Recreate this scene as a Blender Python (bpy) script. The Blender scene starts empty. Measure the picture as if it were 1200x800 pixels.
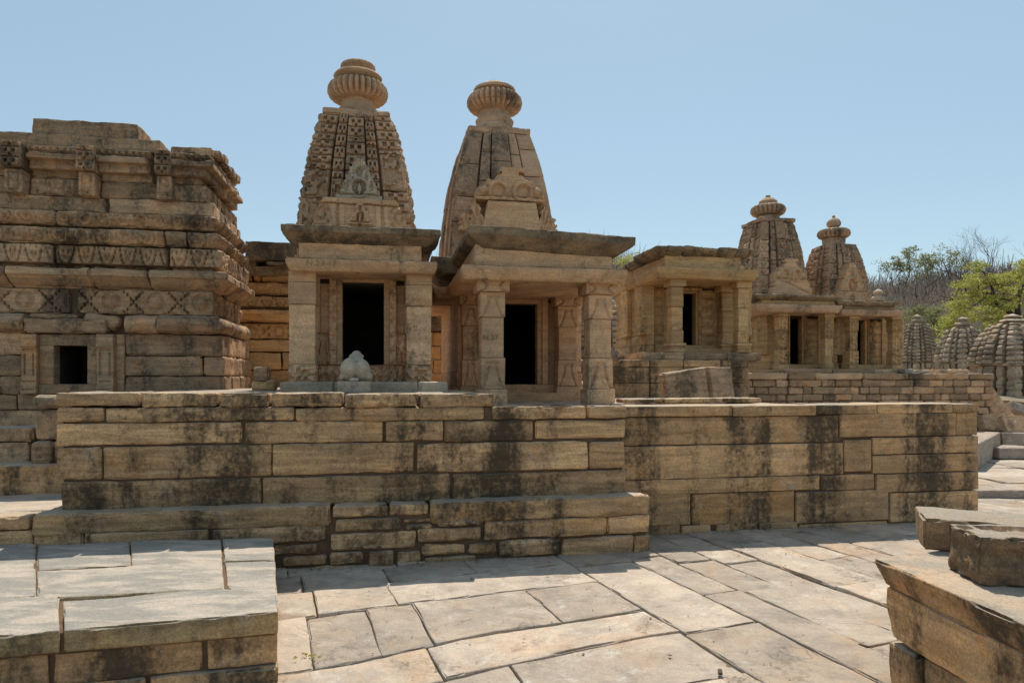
import bpy, math, random
import numpy as np
from mathutils import Vector
random.seed(7)
C = bpy.context.scene.collection
F = 785.0; H0 = 443.0; EYE = 1.6
TH = math.radians(10.5)
CT, ST = math.cos(TH), math.sin(TH)

# ---------------------------------------------------------------- measuring
def ray(px, v):
    dx = (px - 600.0) / F
    Y = v / (CT - dx * ST)
    return Y, dx
def U(px, v):
    Y, dx = ray(px, v)
    return Y * (dx * CT + ST)
def Z(py, px, v):
    Y, dx = ray(px, v)
    return EYE - (py - H0) * Y / F
def uv2w(u, v):
    return u * CT - v * ST, u * ST + v * CT

# ---------------------------------------------------------------- noise
def _h(ix, iy, iz, s):
    n = (ix * 374761393 + iy * 668265263 + iz * 1440662683 + s * 974634777) & 0xffffffff
    n = ((n ^ (n >> 13)) * 1274126177) & 0xffffffff
    n = n ^ (n >> 16)
    return (n & 0xffff) / 32767.5 - 1.0
def vnoise(P, s=0):
    P = np.asarray(P, float)
    I = np.floor(P).astype(np.int64); f = P - I; f = f * f * (3 - 2 * f)
    r = 0
    for a in (0, 1):
        for b in (0, 1):
            for c in (0, 1):
                w = (f[:, 0] if a else 1 - f[:, 0]) * (f[:, 1] if b else 1 - f[:, 1]) * (f[:, 2] if c else 1 - f[:, 2])
                r = r + w * _h(I[:, 0] + a, I[:, 1] + b, I[:, 2] + c, s)
    return r
def fbm(P, s=0, o=3):
    r = 0; a = 1.0; P = np.array(P, float)
    for i in range(o):
        r = r + a * vnoise(P, s + i * 17); P = P * 2.03 + 5.1; a *= 0.5
    return r
def n2(a, z, f, s=0):
    sh = a.shape
    P = np.stack([a.ravel() * f, z.ravel() * f, np.zeros(a.size)], 1)
    return vnoise(P, s).reshape(sh)

# ---------------------------------------------------------------- mesh collecting
class MB:
    def __init__(s):
        s.V = []; s.Q = []; s.T = []; s.n = 0; s.tri = []; s.ngon = []
    def add(s, V, Q, tint=None):
        V = np.asarray(V, float); Q = np.asarray(Q, np.int64)
        if tint is None: tint = (random.random(), random.random(), random.random())
        s.V.append(V); s.T.append(np.tile(np.array(tint, float), (len(V), 1)) if np.ndim(tint) == 1 else tint)
        (s.Q if Q.shape[1] == 4 else s.tri).append(Q + s.n)
        s.n += len(V)
    def build(s, name, mat, parent=None, origin=(0, 0, 0), th=None, smooth=40):
        th = TH if th is None else th
        V = np.concatenate(s.V) - np.array(origin, float)
        T = np.concatenate(s.T)
        me = bpy.data.meshes.new(name)
        loops = []; starts = []; off = 0
        for L, k in ((s.Q, 4), (s.tri, 3)):
            if L:
                A = np.concatenate(L); loops.append(A.ravel())
                starts.append(off + np.arange(len(A)) * k); off += A.size
        loops = np.concatenate(loops); starts = np.concatenate(starts)
        me.vertices.add(len(V)); me.vertices.foreach_set('co', V.ravel())
        me.loops.add(len(loops)); me.loops.foreach_set('vertex_index', loops.astype(np.int32))
        me.polygons.add(len(starts)); me.polygons.foreach_set('loop_start', starts.astype(np.int32))
        me.update(calc_edges=True); me.validate()
        at = me.attributes.new('tint', 'FLOAT_COLOR', 'POINT')
        at.data.foreach_set('color', np.concatenate([T, np.ones((len(T), 1))], 1).ravel())
        if smooth:
            me.polygons.foreach_set('use_smooth', np.ones(len(me.polygons), bool))
            me.set_sharp_from_angle(angle=math.radians(smooth))
        me.materials.append(mat)
        o = bpy.data.objects.new(name, me); C.objects.link(o)
        if parent is not None: o.parent = parent
        else:
            c, sn = math.cos(th), math.sin(th)
            o.location = (origin[0] * c - origin[1] * sn, origin[0] * sn + origin[1] * c, origin[2])
            o.rotation_euler = (0, 0, th)
        return o

def tag(o, label=None, cat=None, group=None, kind=None):
    if label: o['label'] = label
    if cat: o['category'] = cat
    if group: o['group'] = group
    if kind: o['kind'] = kind
    return o
class Thing:
    def __init__(s, name, label, cat, origin, group=None, th=None):
        s.origin = origin; s.th = TH if th is None else th
        e = bpy.data.objects.new(name, None); C.objects.link(e)
        c, sn = math.cos(s.th), math.sin(s.th)
        e.location = (origin[0] * c - origin[1] * sn, origin[0] * sn + origin[1] * c, origin[2])
        e.rotation_euler = (0, 0, s.th); e.empty_display_size = .3
        tag(e, label, cat, group); s.e = e
    def part(s, name, mb, mat, parent=None, smooth=40):
        return mb.build(name, mat, parent or s.e, s.origin, s.th, smooth)

# ---------------------------------------------------------------- stones
def coords(a, b, cell, r):
    L = b - a
    r = min(r, L * .3)
    n = max(1, int(round((L - 2 * r) / cell)))
    m = np.linspace(a + r, b - r, n + 1)
    return np.concatenate([[a, a + .35 * r], m, [b - .35 * r, b]]), r
SEED = [0]
def stone(mb, x0, x1, y0, y1, z0, z1, cell=.04, r=.014, rough=.004, chip=.012, tint=None, prof=None,
          relief=None, sides='F', cy=None, cz=None, warp=None, freq=7., edge=0., seed=None):
    if x1 < x0: x0, x1 = x1, x0
    if y1 < y0: y0, y1 = y1, y0
    if z1 < z0: z0, z1 = z1, z0
    SEED[0] += 1; sd = SEED[0] if seed is None else seed
    X, rx = coords(x0, x1, cell, r); Y, ry = coords(y0, y1, cy or cell * 2, r); Zc, rz = coords(z0, z1, cz or cell, r)
    nx, ny, nz = len(X), len(Y), len(Zc)
    idx = -np.ones((nx, ny, nz), np.int64)
    m = np.zeros((nx, ny, nz), bool)
    m[0] = m[-1] = True; m[:, 0] = m[:, -1] = True; m[:, :, 0] = m[:, :, -1] = True
    I, J, K = np.nonzero(m); idx[I, J, K] = np.arange(len(I))
    P = np.stack([X[I], Y[J], Zc[K]], 1)
    rr = np.array([rx, ry, rz])
    lo = np.array([x0, y0, z0]) + rr; hi = np.array([x1, y1, z1]) - rr
    q = np.clip(P, lo, hi); d = (P - q) / rr
    L = np.linalg.norm(d, axis=1); L[L == 0] = 1
    mult = (np.abs(d) > .3).sum(1) > 1
    nrm = d / L[:, None]
    P = q + nrm * rr
    xt = (P[:, 0] - x0) / (x1 - x0); yt = (P[:, 1] - y0) / (y1 - y0); zt = (P[:, 2] - z0) / (z1 - z0)
    if prof is not None:
        pv = prof(zt)
        if 'F' in sides: P[:, 1] -= pv * np.clip(1 - yt, 0, 1)
        if 'R' in sides: P[:, 0] += pv * np.clip(xt * 1.0, 0, 1)
        if 'L' in sides: P[:, 0] -= pv * np.clip(1 - xt, 0, 1)
    if relief is not None:
        if 'F' in sides:
            k = J == 0; P[k, 1] -= relief(P[k, 0] - x0, P[k, 2] - z0, x1 - x0, z1 - z0)
        if 'R' in sides:
            k = (I == nx - 1) & (J > 0); P[k, 0] += relief(P[k, 1] - y0, P[k, 2] - z0, y1 - y0, z1 - z0)
        if 'L' in sides:
            k = (I == 0) & (J > 0); P[k, 0] -= relief(y1 - P[k, 1], P[k, 2] - z0, y1 - y0, z1 - z0)
    if rough or chip:
        nz_ = fbm(P * freq, sd, 3)
        P = P + nrm * (rough * nz_)[:, None]
        e = np.clip(vnoise(P * 9., sd + 5) - .05, 0, 1) * chip * mult
        P = P - nrm * e[:, None]
    if edge:
        w = fbm(P * 3.1, sd + 9, 2)[:, None]; w2 = fbm(P * 3.1 + 40, sd + 11, 2)[:, None]
        P = P + np.concatenate([w * edge, w2 * edge, w * 0], 1)
    if warp is not None: P = warp(P)
    a, b = np.meshgrid(np.arange(ny - 1), np.arange(nz - 1), indexing='ij'); a = a.ravel(); b = b.ravel()
    Q = [np.stack([idx[0, a, b], idx[0, a, b + 1], idx[0, a + 1, b + 1], idx[0, a + 1, b]], 1),
         np.stack([idx[-1, a, b], idx[-1, a + 1, b], idx[-1, a + 1, b + 1], idx[-1, a, b + 1]], 1)]
    a, b = np.meshgrid(np.arange(nx - 1), np.arange(nz - 1), indexing='ij'); a = a.ravel(); b = b.ravel()
    Q += [np.stack([idx[a, 0, b], idx[a + 1, 0, b], idx[a + 1, 0, b + 1], idx[a, 0, b + 1]], 1),
          np.stack([idx[a, -1, b], idx[a, -1, b + 1], idx[a + 1, -1, b + 1], idx[a + 1, -1, b]], 1)]
    a, b = np.meshgrid(np.arange(nx - 1), np.arange(ny - 1), indexing='ij'); a = a.ravel(); b = b.ravel()
    Q += [np.stack([idx[a, b, 0], idx[a, b + 1, 0], idx[a + 1, b + 1, 0], idx[a + 1, b, 0]], 1),
          np.stack([idx[a, b, -1], idx[a + 1, b, -1], idx[a + 1, b + 1, -1], idx[a, b + 1, -1]], 1)]
    mb.add(P, np.concatenate(Q), tint)

def rotwarp(cx, cy, ang, tiltx=0., tilty=0., cz=0.):
    c, s = math.cos(ang), math.sin(ang)
    def w(P):
        x = P[:, 0] - cx; y = P[:, 1] - cy; z = P[:, 2] - cz
        if tiltx: ct, st = math.cos(tiltx), math.sin(tiltx); y, z = y * ct - z * st, y * st + z * ct
        if tilty: ct, st = math.cos(tilty), math.sin(tilty); x, z = x * ct + z * st, -x * st + z * ct
        return np.stack([cx + x * c - y * s, cy + x * s + y * c, z + cz], 1)
    return w

# split a run of masonry into blocks
def run(x0, x1, lo, hi, rnd=random):
    xs = [x0]
    while xs[-1] < x1 - lo * 1.3:
        xs.append(min(xs[-1] + rnd.uniform(lo, hi), x1))
    if x1 - xs[-1] > 1e-4:
        if len(xs) > 1 and x1 - xs[-1] < lo * .6: xs[-1] = x1
        else: xs.append(x1)
    return list(zip(xs[:-1], xs[1:]))
def courses(z0, z1, lo, hi): return run(z0, z1, lo, hi)

def pxblocks(mb, v, depth, L, gap=.008, **k):
    for b in L:
        p0, p1, y0, y1 = b[:4]; dv = b[4] if len(b) > 4 else 0
        vv = v - dv; pm = (p0 + p1) / 2
        kw = dict(k); jit = random.uniform(-.012, .006)
        stone(mb, U(p0, vv) + gap * .5, U(p1, vv) - gap * .5, vv + jit, vv + depth, Z(y1, pm, vv) + gap * .4, Z(y0, pm, vv) - gap * .4, **kw)

# ---------------------------------------------------------------- relief patterns (a, z in metres)
def rl_petal(a, z, w, h):
    p = .23; x = np.abs(((a / p) % 1) - .5); t = z / h
    g = lambda c, k, dep: -dep * np.exp(-((t - (c + (x / k) ** 2.6 * .75)) / .10) ** 2) * (x < k * 1.08)
    return g(.12, .40, .045) + g(.46, .17, .03) + .010
def rl_xdia(a, z, w, h):
    p = h * .86; c = np.floor(a / p); x = ((a / p) % 1) - .5; t = z / h - .5
    ev = (c % 2 == 0)
    d = np.minimum(np.abs(x - t), np.abs(x + t))
    hole = (d < .06) & (np.cos(x * 2 * np.pi * 7) > -.1) & (np.abs(t) < .44)
    r = np.hypot(x, t)
    ros = .035 * np.clip(1 - (r / .26) ** 2, 0, 1) ** .5 - .018 * (np.abs(r - .34) < .05)
    return np.where(ev, np.where(hole, -.045, 0), ros)
def rl_scroll(a, z, w, h):
    p = h * 1.3; c = np.floor(a / p); x = (((a / p) % 1) - .5) * 1.3; t = z / h - .5
    r = np.hypot(x, t); ph = np.arctan2(t, x) * np.where(c % 2 == 0, 1, -1)
    return .020 * np.sin(ph * 1 + r * 17) * (r < .62) * np.clip((.5 - np.abs(t)) * 8, 0, 1) + .010 * n2(a, z, 24, 3)
def rl_zig(a, z, w, h):
    p = h * 1.5; x = np.abs(((a / p) % 1) - .5) * 2; t = z / h
    return -.020 * np.exp(-((t - (.2 + .55 * x)) / .09) ** 2)
def rl_fig(a, z, w, h):
    p = h * .42; c = np.floor(a / p); x = ((a / p) % 1) - .5 + .09 * np.sin(z / h * 5 + c * 2); t = z / h
    b = np.sqrt(np.clip(1 - (x / .25) ** 2 - ((t - .58) / .2) ** 2, 0, 1))
    l = np.sqrt(np.clip(1 - ((np.abs(x) - .13) / .1) ** 2, 0, 1)) * (t < .5) * (t > .06)
    hd = np.sqrt(np.clip(1 - (x / .15) ** 2 - ((t - .87) / .1) ** 2, 0, 1))
    arm = np.sqrt(np.clip(1 - ((np.abs(x) - .33) / .07) ** 2, 0, 1)) * (t < .72) * (t > .35)
    return .07 * np.maximum(np.maximum(b, l * .7), np.maximum(hd, arm * .6)) - .045
def rl_carve(a, z, w, h):
    e = np.clip(np.minimum(np.minimum(a, w - a), np.minimum(z, h - z)) / .012, 0, 1)
    return e * .022 * np.clip(n2(a, z, 28, 1) * 3 + n2(a, z, 55, 2), -1, 1)
def rl_lotus(a, z, w, h):
    x = np.abs(a / w - .5) * 2; t = z / h
    c1 = np.exp(-((x - (.25 + .6 * (1 - t) ** 2)) / .09) ** 2)
    c2 = np.exp(-((t - .82) / .05) ** 2) * (x < .45)
    return -.026 * np.maximum(c1 * (t < .85), c2)
def rl_hour(a, z, w, h):
    x = np.abs(a / w - .5) * 2; t = abs(z / h - .5) * 2
    return -.026 * np.exp(-((x - (.42 + .4 * t ** 2)) / .08) ** 2)
def rl_panel(a, z, w, h):
    x = a / w; t = z / h
    f = (x > .2) & (x < .8) & (t > .08) & (t < .92)
    f2 = (x > .3) & (x < .7) & (t > .15) & (t < .85)
    return np.where(f, -.02, 0) + np.where(f2, .028 + .009 * np.sign(n2(a, z, 22, 8)), 0)
def rl_pil(a, z, w, h):
    x = np.abs(a / w - .5) * 2; t = z / h
    r = np.where((t > .78) | (t < .14), .006, -.004)
    r = r * 1.5 - .022 * ((np.abs(x - .55) < .12) & (t > .3) & (t < .68))
    r = r - .018 * (((np.abs(t - .2) < .018) | (np.abs(t - .73) < .018) | (np.abs(t - .07) < .012)) & (x < .7))
    r = r + .008 * np.clip(1 - (x / .4) ** 2 - ((t - .88) / .06) ** 2, 0, 1)
    return r
def rl_tooth(a, z, w, h):
    return .008 * np.sin(a / .045 * 2 * np.pi * .5) * ((z / h) > .2)
def rl_holes(a, z, w, h):
    p = .075; x = ((a / p) % 1); t = z / h
    return np.where((x > .35) & (x < .75) & (t > .3) & (t < .72), -.022, .003)
def rl_beads(a, z, w, h):
    p = .05; x = ((a / p) % 1) - .5; t = z / h - .5
    return .014 * np.sqrt(np.clip(1 - (x / .4) ** 2 - (t / .42) ** 2, 0, 1))
def rl_doorband(a, z, w, h):
    p = .17; x = np.abs(a / w - .5) * 2; t = (z / p) % 1
    c = np.floor(z / p)
    b = .045 * np.sqrt(np.clip(1 - (x / .55) ** 2 - ((t - .45) / .38) ** 2, 0, 1)) + .022 * (x > .84) - .02 * (np.abs(t - .95) < .07) - .016
    return b + .010 * n2(a, z, 40, 4)
# carved spire band: stacked cushions with pairs of drilled eyes
def rl_gav(a, z, w, h, ch=.17):
    x = a / w - .5; t = (z / ch) % 1
    lay = .020 * np.sin(np.pi * np.clip(t / .85, 0, 1)) ** .5 - .034 * (t > .87)
    eyes = ((np.abs(np.abs(x) - .2) < .095) & (np.abs(t - .5) < .14)) | ((np.abs(x) < .06) & (np.abs(t - .17) < .08))
    ar = -.008 * (np.abs(np.hypot(x * 1.6, (t - .42)) - .42) < .05) + .006 * ((t > .3) & (t < .4))
    return lay - .05 * eyes + ar

# ---------------------------------------------------------------- spire (curved, four faces, vertical bands)
def spire_faces(mb, cu, cv, z0, z1, R0, R1, bands, p=1.9, res=.02, style='gav', joints=.45, faces=(0, 1, 2, 3), ch=.17, amp=1.):
    Ht = z1 - z0
    Rf = lambda z: R0 - (R0 - R1) * np.clip((z - z0) / Ht, 0, 1) ** p
    for k in faces:
        an = -math.pi / 2 + k * math.pi / 2
        nx, ny = math.cos(an), math.sin(an); tx, ty = -ny, nx
        rs = res if k in (0, 3, 1) else res * 2
        for (a0, a1, dep, off) in bands:
            zz = z0 + 0.0; first = True
            while zz < z1 - .02:
                hgt = random.uniform(joints * .8, joints * 1.15) if not first else random.uniform(joints * .6, joints)
                first = False
                ze = min(zz + hgt, z1)
                if z1 - ze < joints * .4: ze = z1
                g = .006
                na = max(2, int(round((a1 - a0) * R0 / rs))); nzz = max(2, int(round((ze - zz) / rs)))
                A = np.linspace(a0, a1, na + 1); Zs = np.linspace(zz + g, ze - g, nzz + 1)
                AA, ZZ = np.meshgrid(A, Zs, indexing='ij')
                RR = Rf(ZZ)
                wa = (AA - a0) * R0; wb = (a1 - a0) * R0
                if style == 'gav':
                    hh = rl_gav(wa, ZZ - z0 + off + random.uniform(-.02, .02), wb, 1, ch * random.choice((.62, .8, 1, 1)))
                    if random.random() < .22: hh = .012 + .02 * np.sign(n2(wa, ZZ, 24, int(zz * 50) + k)) * (np.abs((wa / wb) - .5) < .38)
                    hh = hh + .012 * n2(wa, ZZ, 34, k + 3)
                elif style == 'layer':
                    t = ((ZZ - z0 + off) / ch) % 1
                    hh = .03 * np.sin(np.pi * np.clip(t / .78, 0, 1)) ** .3 * (t < .78) - .05 * (t >= .78) + .022 * n2(AA, ZZ, 7, 4)
                else: hh = np.zeros_like(ZZ)
                jit = random.uniform(-.008, .008) * (R0 / .65)
                D = RR * (1 + dep) + hh * min(1, R0 / .55) * amp + jit
                e = np.zeros_like(D)
                ed = np.minimum(np.minimum(AA - a0, a1 - AA) * R0, np.minimum(ZZ - Zs[0], Zs[-1] - ZZ))
                D = D - .012 * np.exp(-ed / .006)
                T_ = AA * RR
                n0, n1_ = AA.shape
                Pf = np.stack([cu + nx * D + tx * T_, cv + ny * D + ty * T_, ZZ], 2)
                Db = RR * .80
                Pb = np.stack([cu + nx * Db + tx * T_ * .93, cv + ny * Db + ty * T_ * .93, ZZ], 2)
                P = np.concatenate([Pf.reshape(-1, 3), Pb.reshape(-1, 3)])
                P = P + (fbm(P * 9, k * 3 + int(a0 * 10), 3) * .0045)[:, None] * np.array([nx, ny, .3])
                N = n0 * n1_; id_ = np.arange(N).reshape(n0, n1_)
                Q = [np.stack([id_[:-1, :-1], id_[1:, :-1], id_[1:, 1:], id_[:-1, 1:]], 2).reshape(-1, 4)]
                def skirt(line, flip):
                    a = line[:-1]; b = line[1:]
                    q = np.stack([a, a + N, b + N, b], 1) if not flip else np.stack([a, b, b + N, a + N], 1)
                    Q.append(q)
                skirt(id_[:, 0], False); skirt(id_[:, -1], True); skirt(id_[0, :], True); skirt(id_[-1, :], False)
                mb.add(P, np.concatenate(Q))
                zz = ze
    # inner core
    zs = np.linspace(z0, z1, 9); V = []; Q = []
    for i, z in enumerate(zs):
        r = float(Rf(z)) * .83
        V += [(cu - r, cv - r, z), (cu + r, cv - r, z), (cu + r, cv + r, z), (cu - r, cv + r, z)]
        if i:
            b = (i - 1) * 4
            for j in range(4): Q.append((b + j, b + (j + 1) % 4, b + 4 + (j + 1) % 4, b + 4 + j))
    t = len(V) - 4; Q.append((t, t + 1, t + 2, t + 3))
    mb.add(V, Q, (.3, .5, .8))

def lathe(mb, cu, cv, pts, seg=96, rough=.004, tilt=None):
    """pts: (r, z, rib amplitude, rib count)"""
    th = np.linspace(0, 2 * np.pi, seg, endpoint=False)
    V = []
    for (r, z, am, n) in pts:
        rr = r * (1 - am * (1 - np.abs(np.cos(th * n / 2)))) if am else np.full(seg, r)
        V.append(np.stack([cu + rr * np.cos(th), cv + rr * np.sin(th), np.full(seg, z)], 1))
    V = np.concatenate(V)
    V = V + (fbm(V * 8, 3, 3) * rough)[:, None]
    if tilt is not None: V = tilt(V)
    m = len(pts); Q = []
    i = np.arange(seg); j = (i + 1) % seg
    for k in range(m - 1): Q.append(np.stack([k * seg + i, k * seg + j, (k + 1) * seg + j, (k + 1) * seg + i], 1))
    mb.add(V, np.concatenate(Q))
def ribbed(r, zc, h, amp=.16, n=30, k=12):
    o = []
    for i in range(k + 1):
        a = -math.pi / 2 + math.pi * i / k
        o.append((r * (.50 + .50 * max(0, math.cos(a)) ** .62), zc + h / 2 * math.sin(a), amp * max(0, math.cos(a)) ** .4, n))
    return o
def disc(r, z0, z1, inner=.6, k=8):
    return [(r * (inner + (1 - inner) * max(0, math.sin(math.pi * i / k)) ** .6), z0 + (z1 - z0) * i / k, 0, 0) for i in range(k + 1)]

def tube(mb, pts, rad, seg=7, tint=(.5, .5, .5)):
    V = []; Q = []
    pts = [Vector(p) for p in pts]
    for i, p in enumerate(pts):
        d = (pts[min(i + 1, len(pts) - 1)] - pts[max(i - 1, 0)]).normalized()
        s = d.cross(Vector((.31, .2, .93))); s = s.normalized() if s.length > 1e-3 else Vector((1, 0, 0)); t = d.cross(s)
        for k in range(seg):
            a = 2 * math.pi * k / seg
            V.append(p + (s * math.cos(a) + t * math.sin(a)) * rad[i])
        if i:
            b = (i - 1) * seg
            for k in range(seg): Q.append((b + k, b + (k + 1) % seg, b + seg + (k + 1) % seg, b + seg + k))
    mb.add([tuple(v) for v in V], Q, tint)

def cutout(mb, u0, u1, z0, z1, v0, v1, inside, rel, cell=.014, tint=None):
    """carved slab with its own outline: inside(x, t) over x in [-1,1], t in [0,1]"""
    nx = max(6, int((u1 - u0) / cell)); nz = max(6, int((z1 - z0) / cell))
    gx = np.linspace(-1, 1, nx + 1); gt = np.linspace(0, 1, nz + 1)
    X, T = np.meshgrid(gx, gt, indexing='ij')
    cx = (gx[1:] + gx[:-1]) / 2; ct = (gt[1:] + gt[:-1]) / 2; CX, CTt = np.meshgrid(cx, ct, indexing='ij')
    K = inside(CX, CTt)
    Uu = (u0 + u1) / 2 + X * (u1 - u0) / 2; Zz = z0 + T * (z1 - z0)
    D = rel(X, T, Uu - u0, Zz - z0)
    jit = fbm(np.stack([Uu.ravel() * 9, Zz.ravel() * 9, Uu.ravel() * 0], 1), 3, 2).reshape(X.shape) * .006
    Pf = np.stack([Uu + jit, v0 - D, Zz + jit], 2).reshape(-1, 3); Pb = np.stack([Uu, np.full(X.shape, v1), Zz], 2).reshape(-1, 3)
    N = X.size; id_ = np.arange(N).reshape(X.shape); Q = []
    for i in range(nx):
        for j in range(nz):
            if not K[i, j]: continue
            a, b, c, d = id_[i, j], id_[i + 1, j], id_[i + 1, j + 1], id_[i, j + 1]
            Q.append((a, b, c, d)); Q.append((a + N, d + N, c + N, b + N))
            if j == 0 or not K[i, j - 1]: Q.append((a, a + N, b + N, b))
            if j == nz - 1 or not K[i, j + 1]: Q.append((c, c + N, d + N, d))
            if i == 0 or not K[i - 1, j]: Q.append((d, d + N, a + N, a))
            if i == nx - 1 or not K[i + 1, j]: Q.append((b, b + N, c + N, c))
    Q = np.array(Q); V = np.concatenate([Pf, Pb]); us, inv = np.unique(Q, return_inverse=True)
    mb.add(V[us], inv.reshape(-1, 4), tint)
def in_arch(x, t):       # horseshoe dormer: wide foot, curled shoulders, stepped neck, round top
    w = np.select([t < .10, t < .34, t < .52, t < .60, t < .80, t < .86], [1 + 0 * t, .86 - .5 * (t - .1), .72 - .9 * (t - .34), .62 + 0 * t, .46 - .2 * (t - .6), .34 + 0 * t], np.sqrt(np.clip(1 - ((t - .86) / .14) ** 2, 0, 1)) * .27)
    return np.abs(x) < w
def rel_arch(x, t, a, z):
    r = np.hypot(x * .62, t - .30)
    r2 = np.hypot(x, (t - .70) * 1.1)
    return .02 * (np.abs(r - .235) < .045) - .06 * (r < .185) + .07 * (np.hypot(x * 1.6, (t - .25)) < .13) - .03 * (np.abs(t - .10) < .015) + .012 * np.sign(n2(a, z, 34, 2)) * ((t > .36) | (np.abs(x) > .5)) * (t > .12) - .035 * (r2 < .13)
def in_ped(x, t):
    w = np.where(t < .55, 1 - .12 * t, .92 - .35 * (t - .55)); w = w - .05 * (np.abs(t - .58) < .05)
    return (np.abs(x) < w)
def rel_ped(x, t, a, z):
    ax = np.abs(x); r = np.hypot(x * 2.6, (t - .42))
    med = np.where(r < .42, .03 - .05 * ((np.abs(np.sin(np.arctan2(t - .42, x * 2.6) * 3)) > .55) & (r > .12) & (r < .36)), 0)
    ver = .018 * ((np.abs(ax - .38) < .05) | (np.abs(ax - .56) < .04)) * (t < .8) - .02 * (np.abs(ax - .47) < .02)
    scr = .022 * np.sin(np.hypot((ax - .82) * 2.2, t - .4) * 26) * (np.abs(ax - .82) < .17) * (t < .8)
    top = .02 * (t > .84) - .03 * (np.abs(t - .82) < .025)
    return med + ver + scr + top
def in_crest(x, t):      # wavy crest of paired scrolls with a broken slab on top
    ax = np.abs(x)
    top = np.where(ax < .30, .80, np.where(ax < .62, .74 - .5 * (ax - .3), .60 - 1.1 * (ax - .62) ** 1.2)) + .05 * np.sin(ax * 22)
    slab = (t > .86) & (ax < .42) & (x > -.3); nk = (t > .7) & (ax < .25)
    return (t < top) | slab | nk
def rel_crest(x, t, a, z):
    ax = np.abs(x)
    r = np.hypot((ax - .36) * 1.0, (t - .28) * .9); r3 = np.hypot((ax - .78), (t - .30) * .8)
    return .03 * (np.abs(r - .26) < .06) - .03 * (r < .18) + .028 * np.sin(r3 * 34) * (r3 < .2) - .03 * (np.abs(t - .12) < .03) + .02 * (t < .09) + .008 * n2(a, z, 30, 5)
def in_leaf(x, t):
    return np.abs(x + .35 * (t - .5)) < (.9 * (1 - t) ** .6 + .14 * np.sin(t * 19))
def rel_leaf(x, t, a, z): return .02 * np.sin((x + t * .8) * 9) - .015 * (np.abs(x) < .08)

# ---------------------------------------------------------------- materials
def nt(name):
    m = bpy.data.materials.new(name); m.use_nodes = True
    t = m.node_tree; t.nodes.clear()
    out = t.nodes.new('ShaderNodeOutputMaterial'); b = t.nodes.new('ShaderNodeBsdfPrincipled')
    t.links.new(b.outputs[0], out.inputs[0])
    b.inputs['Roughness'].default_value = .92
    b.inputs['Specular IOR Level'].default_value = .25
    return m, t, b
def noise(t, vec, scale, detail=4, rough=.6, dist=0.):
    n = t.nodes.new('ShaderNodeTexNoise'); n.inputs['Scale'].default_value = scale
    n.inputs['Detail'].default_value = detail; n.inputs['Roughness'].default_value = rough
    n.inputs['Distortion'].default_value = dist
    t.links.new(vec, n.inputs['Vector']); return n.outputs['Fac']
def mapp(t, vec, sc, loc=(0, 0, 0)):
    n = t.nodes.new('ShaderNodeMapping'); n.inputs['Scale'].default_value = sc; n.inputs['Location'].default_value = loc
    t.links.new(vec, n.inputs['Vector']); return n.outputs[0]
def mth(t, op, a, b=None, c=None, clamp=False):
    n = t.nodes.new('ShaderNodeMath'); n.operation = op; n.use_clamp = clamp
    for i, x in enumerate((a, b, c)):
        if x is None: continue
        if isinstance(x, (int, float)): n.inputs[i].default_value = x
        else: t.links.new(x, n.inputs[i])
    return n.outputs[0]
def ss(t, x, lo, hi, a=0., b=1.):
    n = t.nodes.new('ShaderNodeMapRange'); n.interpolation_type = 'SMOOTHSTEP'
    n.inputs[1].default_value = lo; n.inputs[2].default_value = hi; n.inputs[3].default_value = a; n.inputs[4].default_value = b
    t.links.new(x, n.inputs[0]); return n.outputs[0]
def mix(t, f, a, b, mode='MIX'):
    n = t.nodes.new('ShaderNodeMix'); n.data_type = 'RGBA'; n.blend_type = mode
    if isinstance(f, (int, float)): n.inputs[0].default_value = f
    else: t.links.new(f, n.inputs[0])
    for i, x in ((6, a), (7, b)):
        if isinstance(x, tuple): n.inputs[i].default_value = (*x, 1)
        else: t.links.new(x, n.inputs[i])
    return n.outputs[2]
def grey(t, v):
    n = t.nodes.new('ShaderNodeCombineColor')
    for i in range(3): t.links.new(v, n.inputs[i])
    return n.outputs[0]

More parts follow.
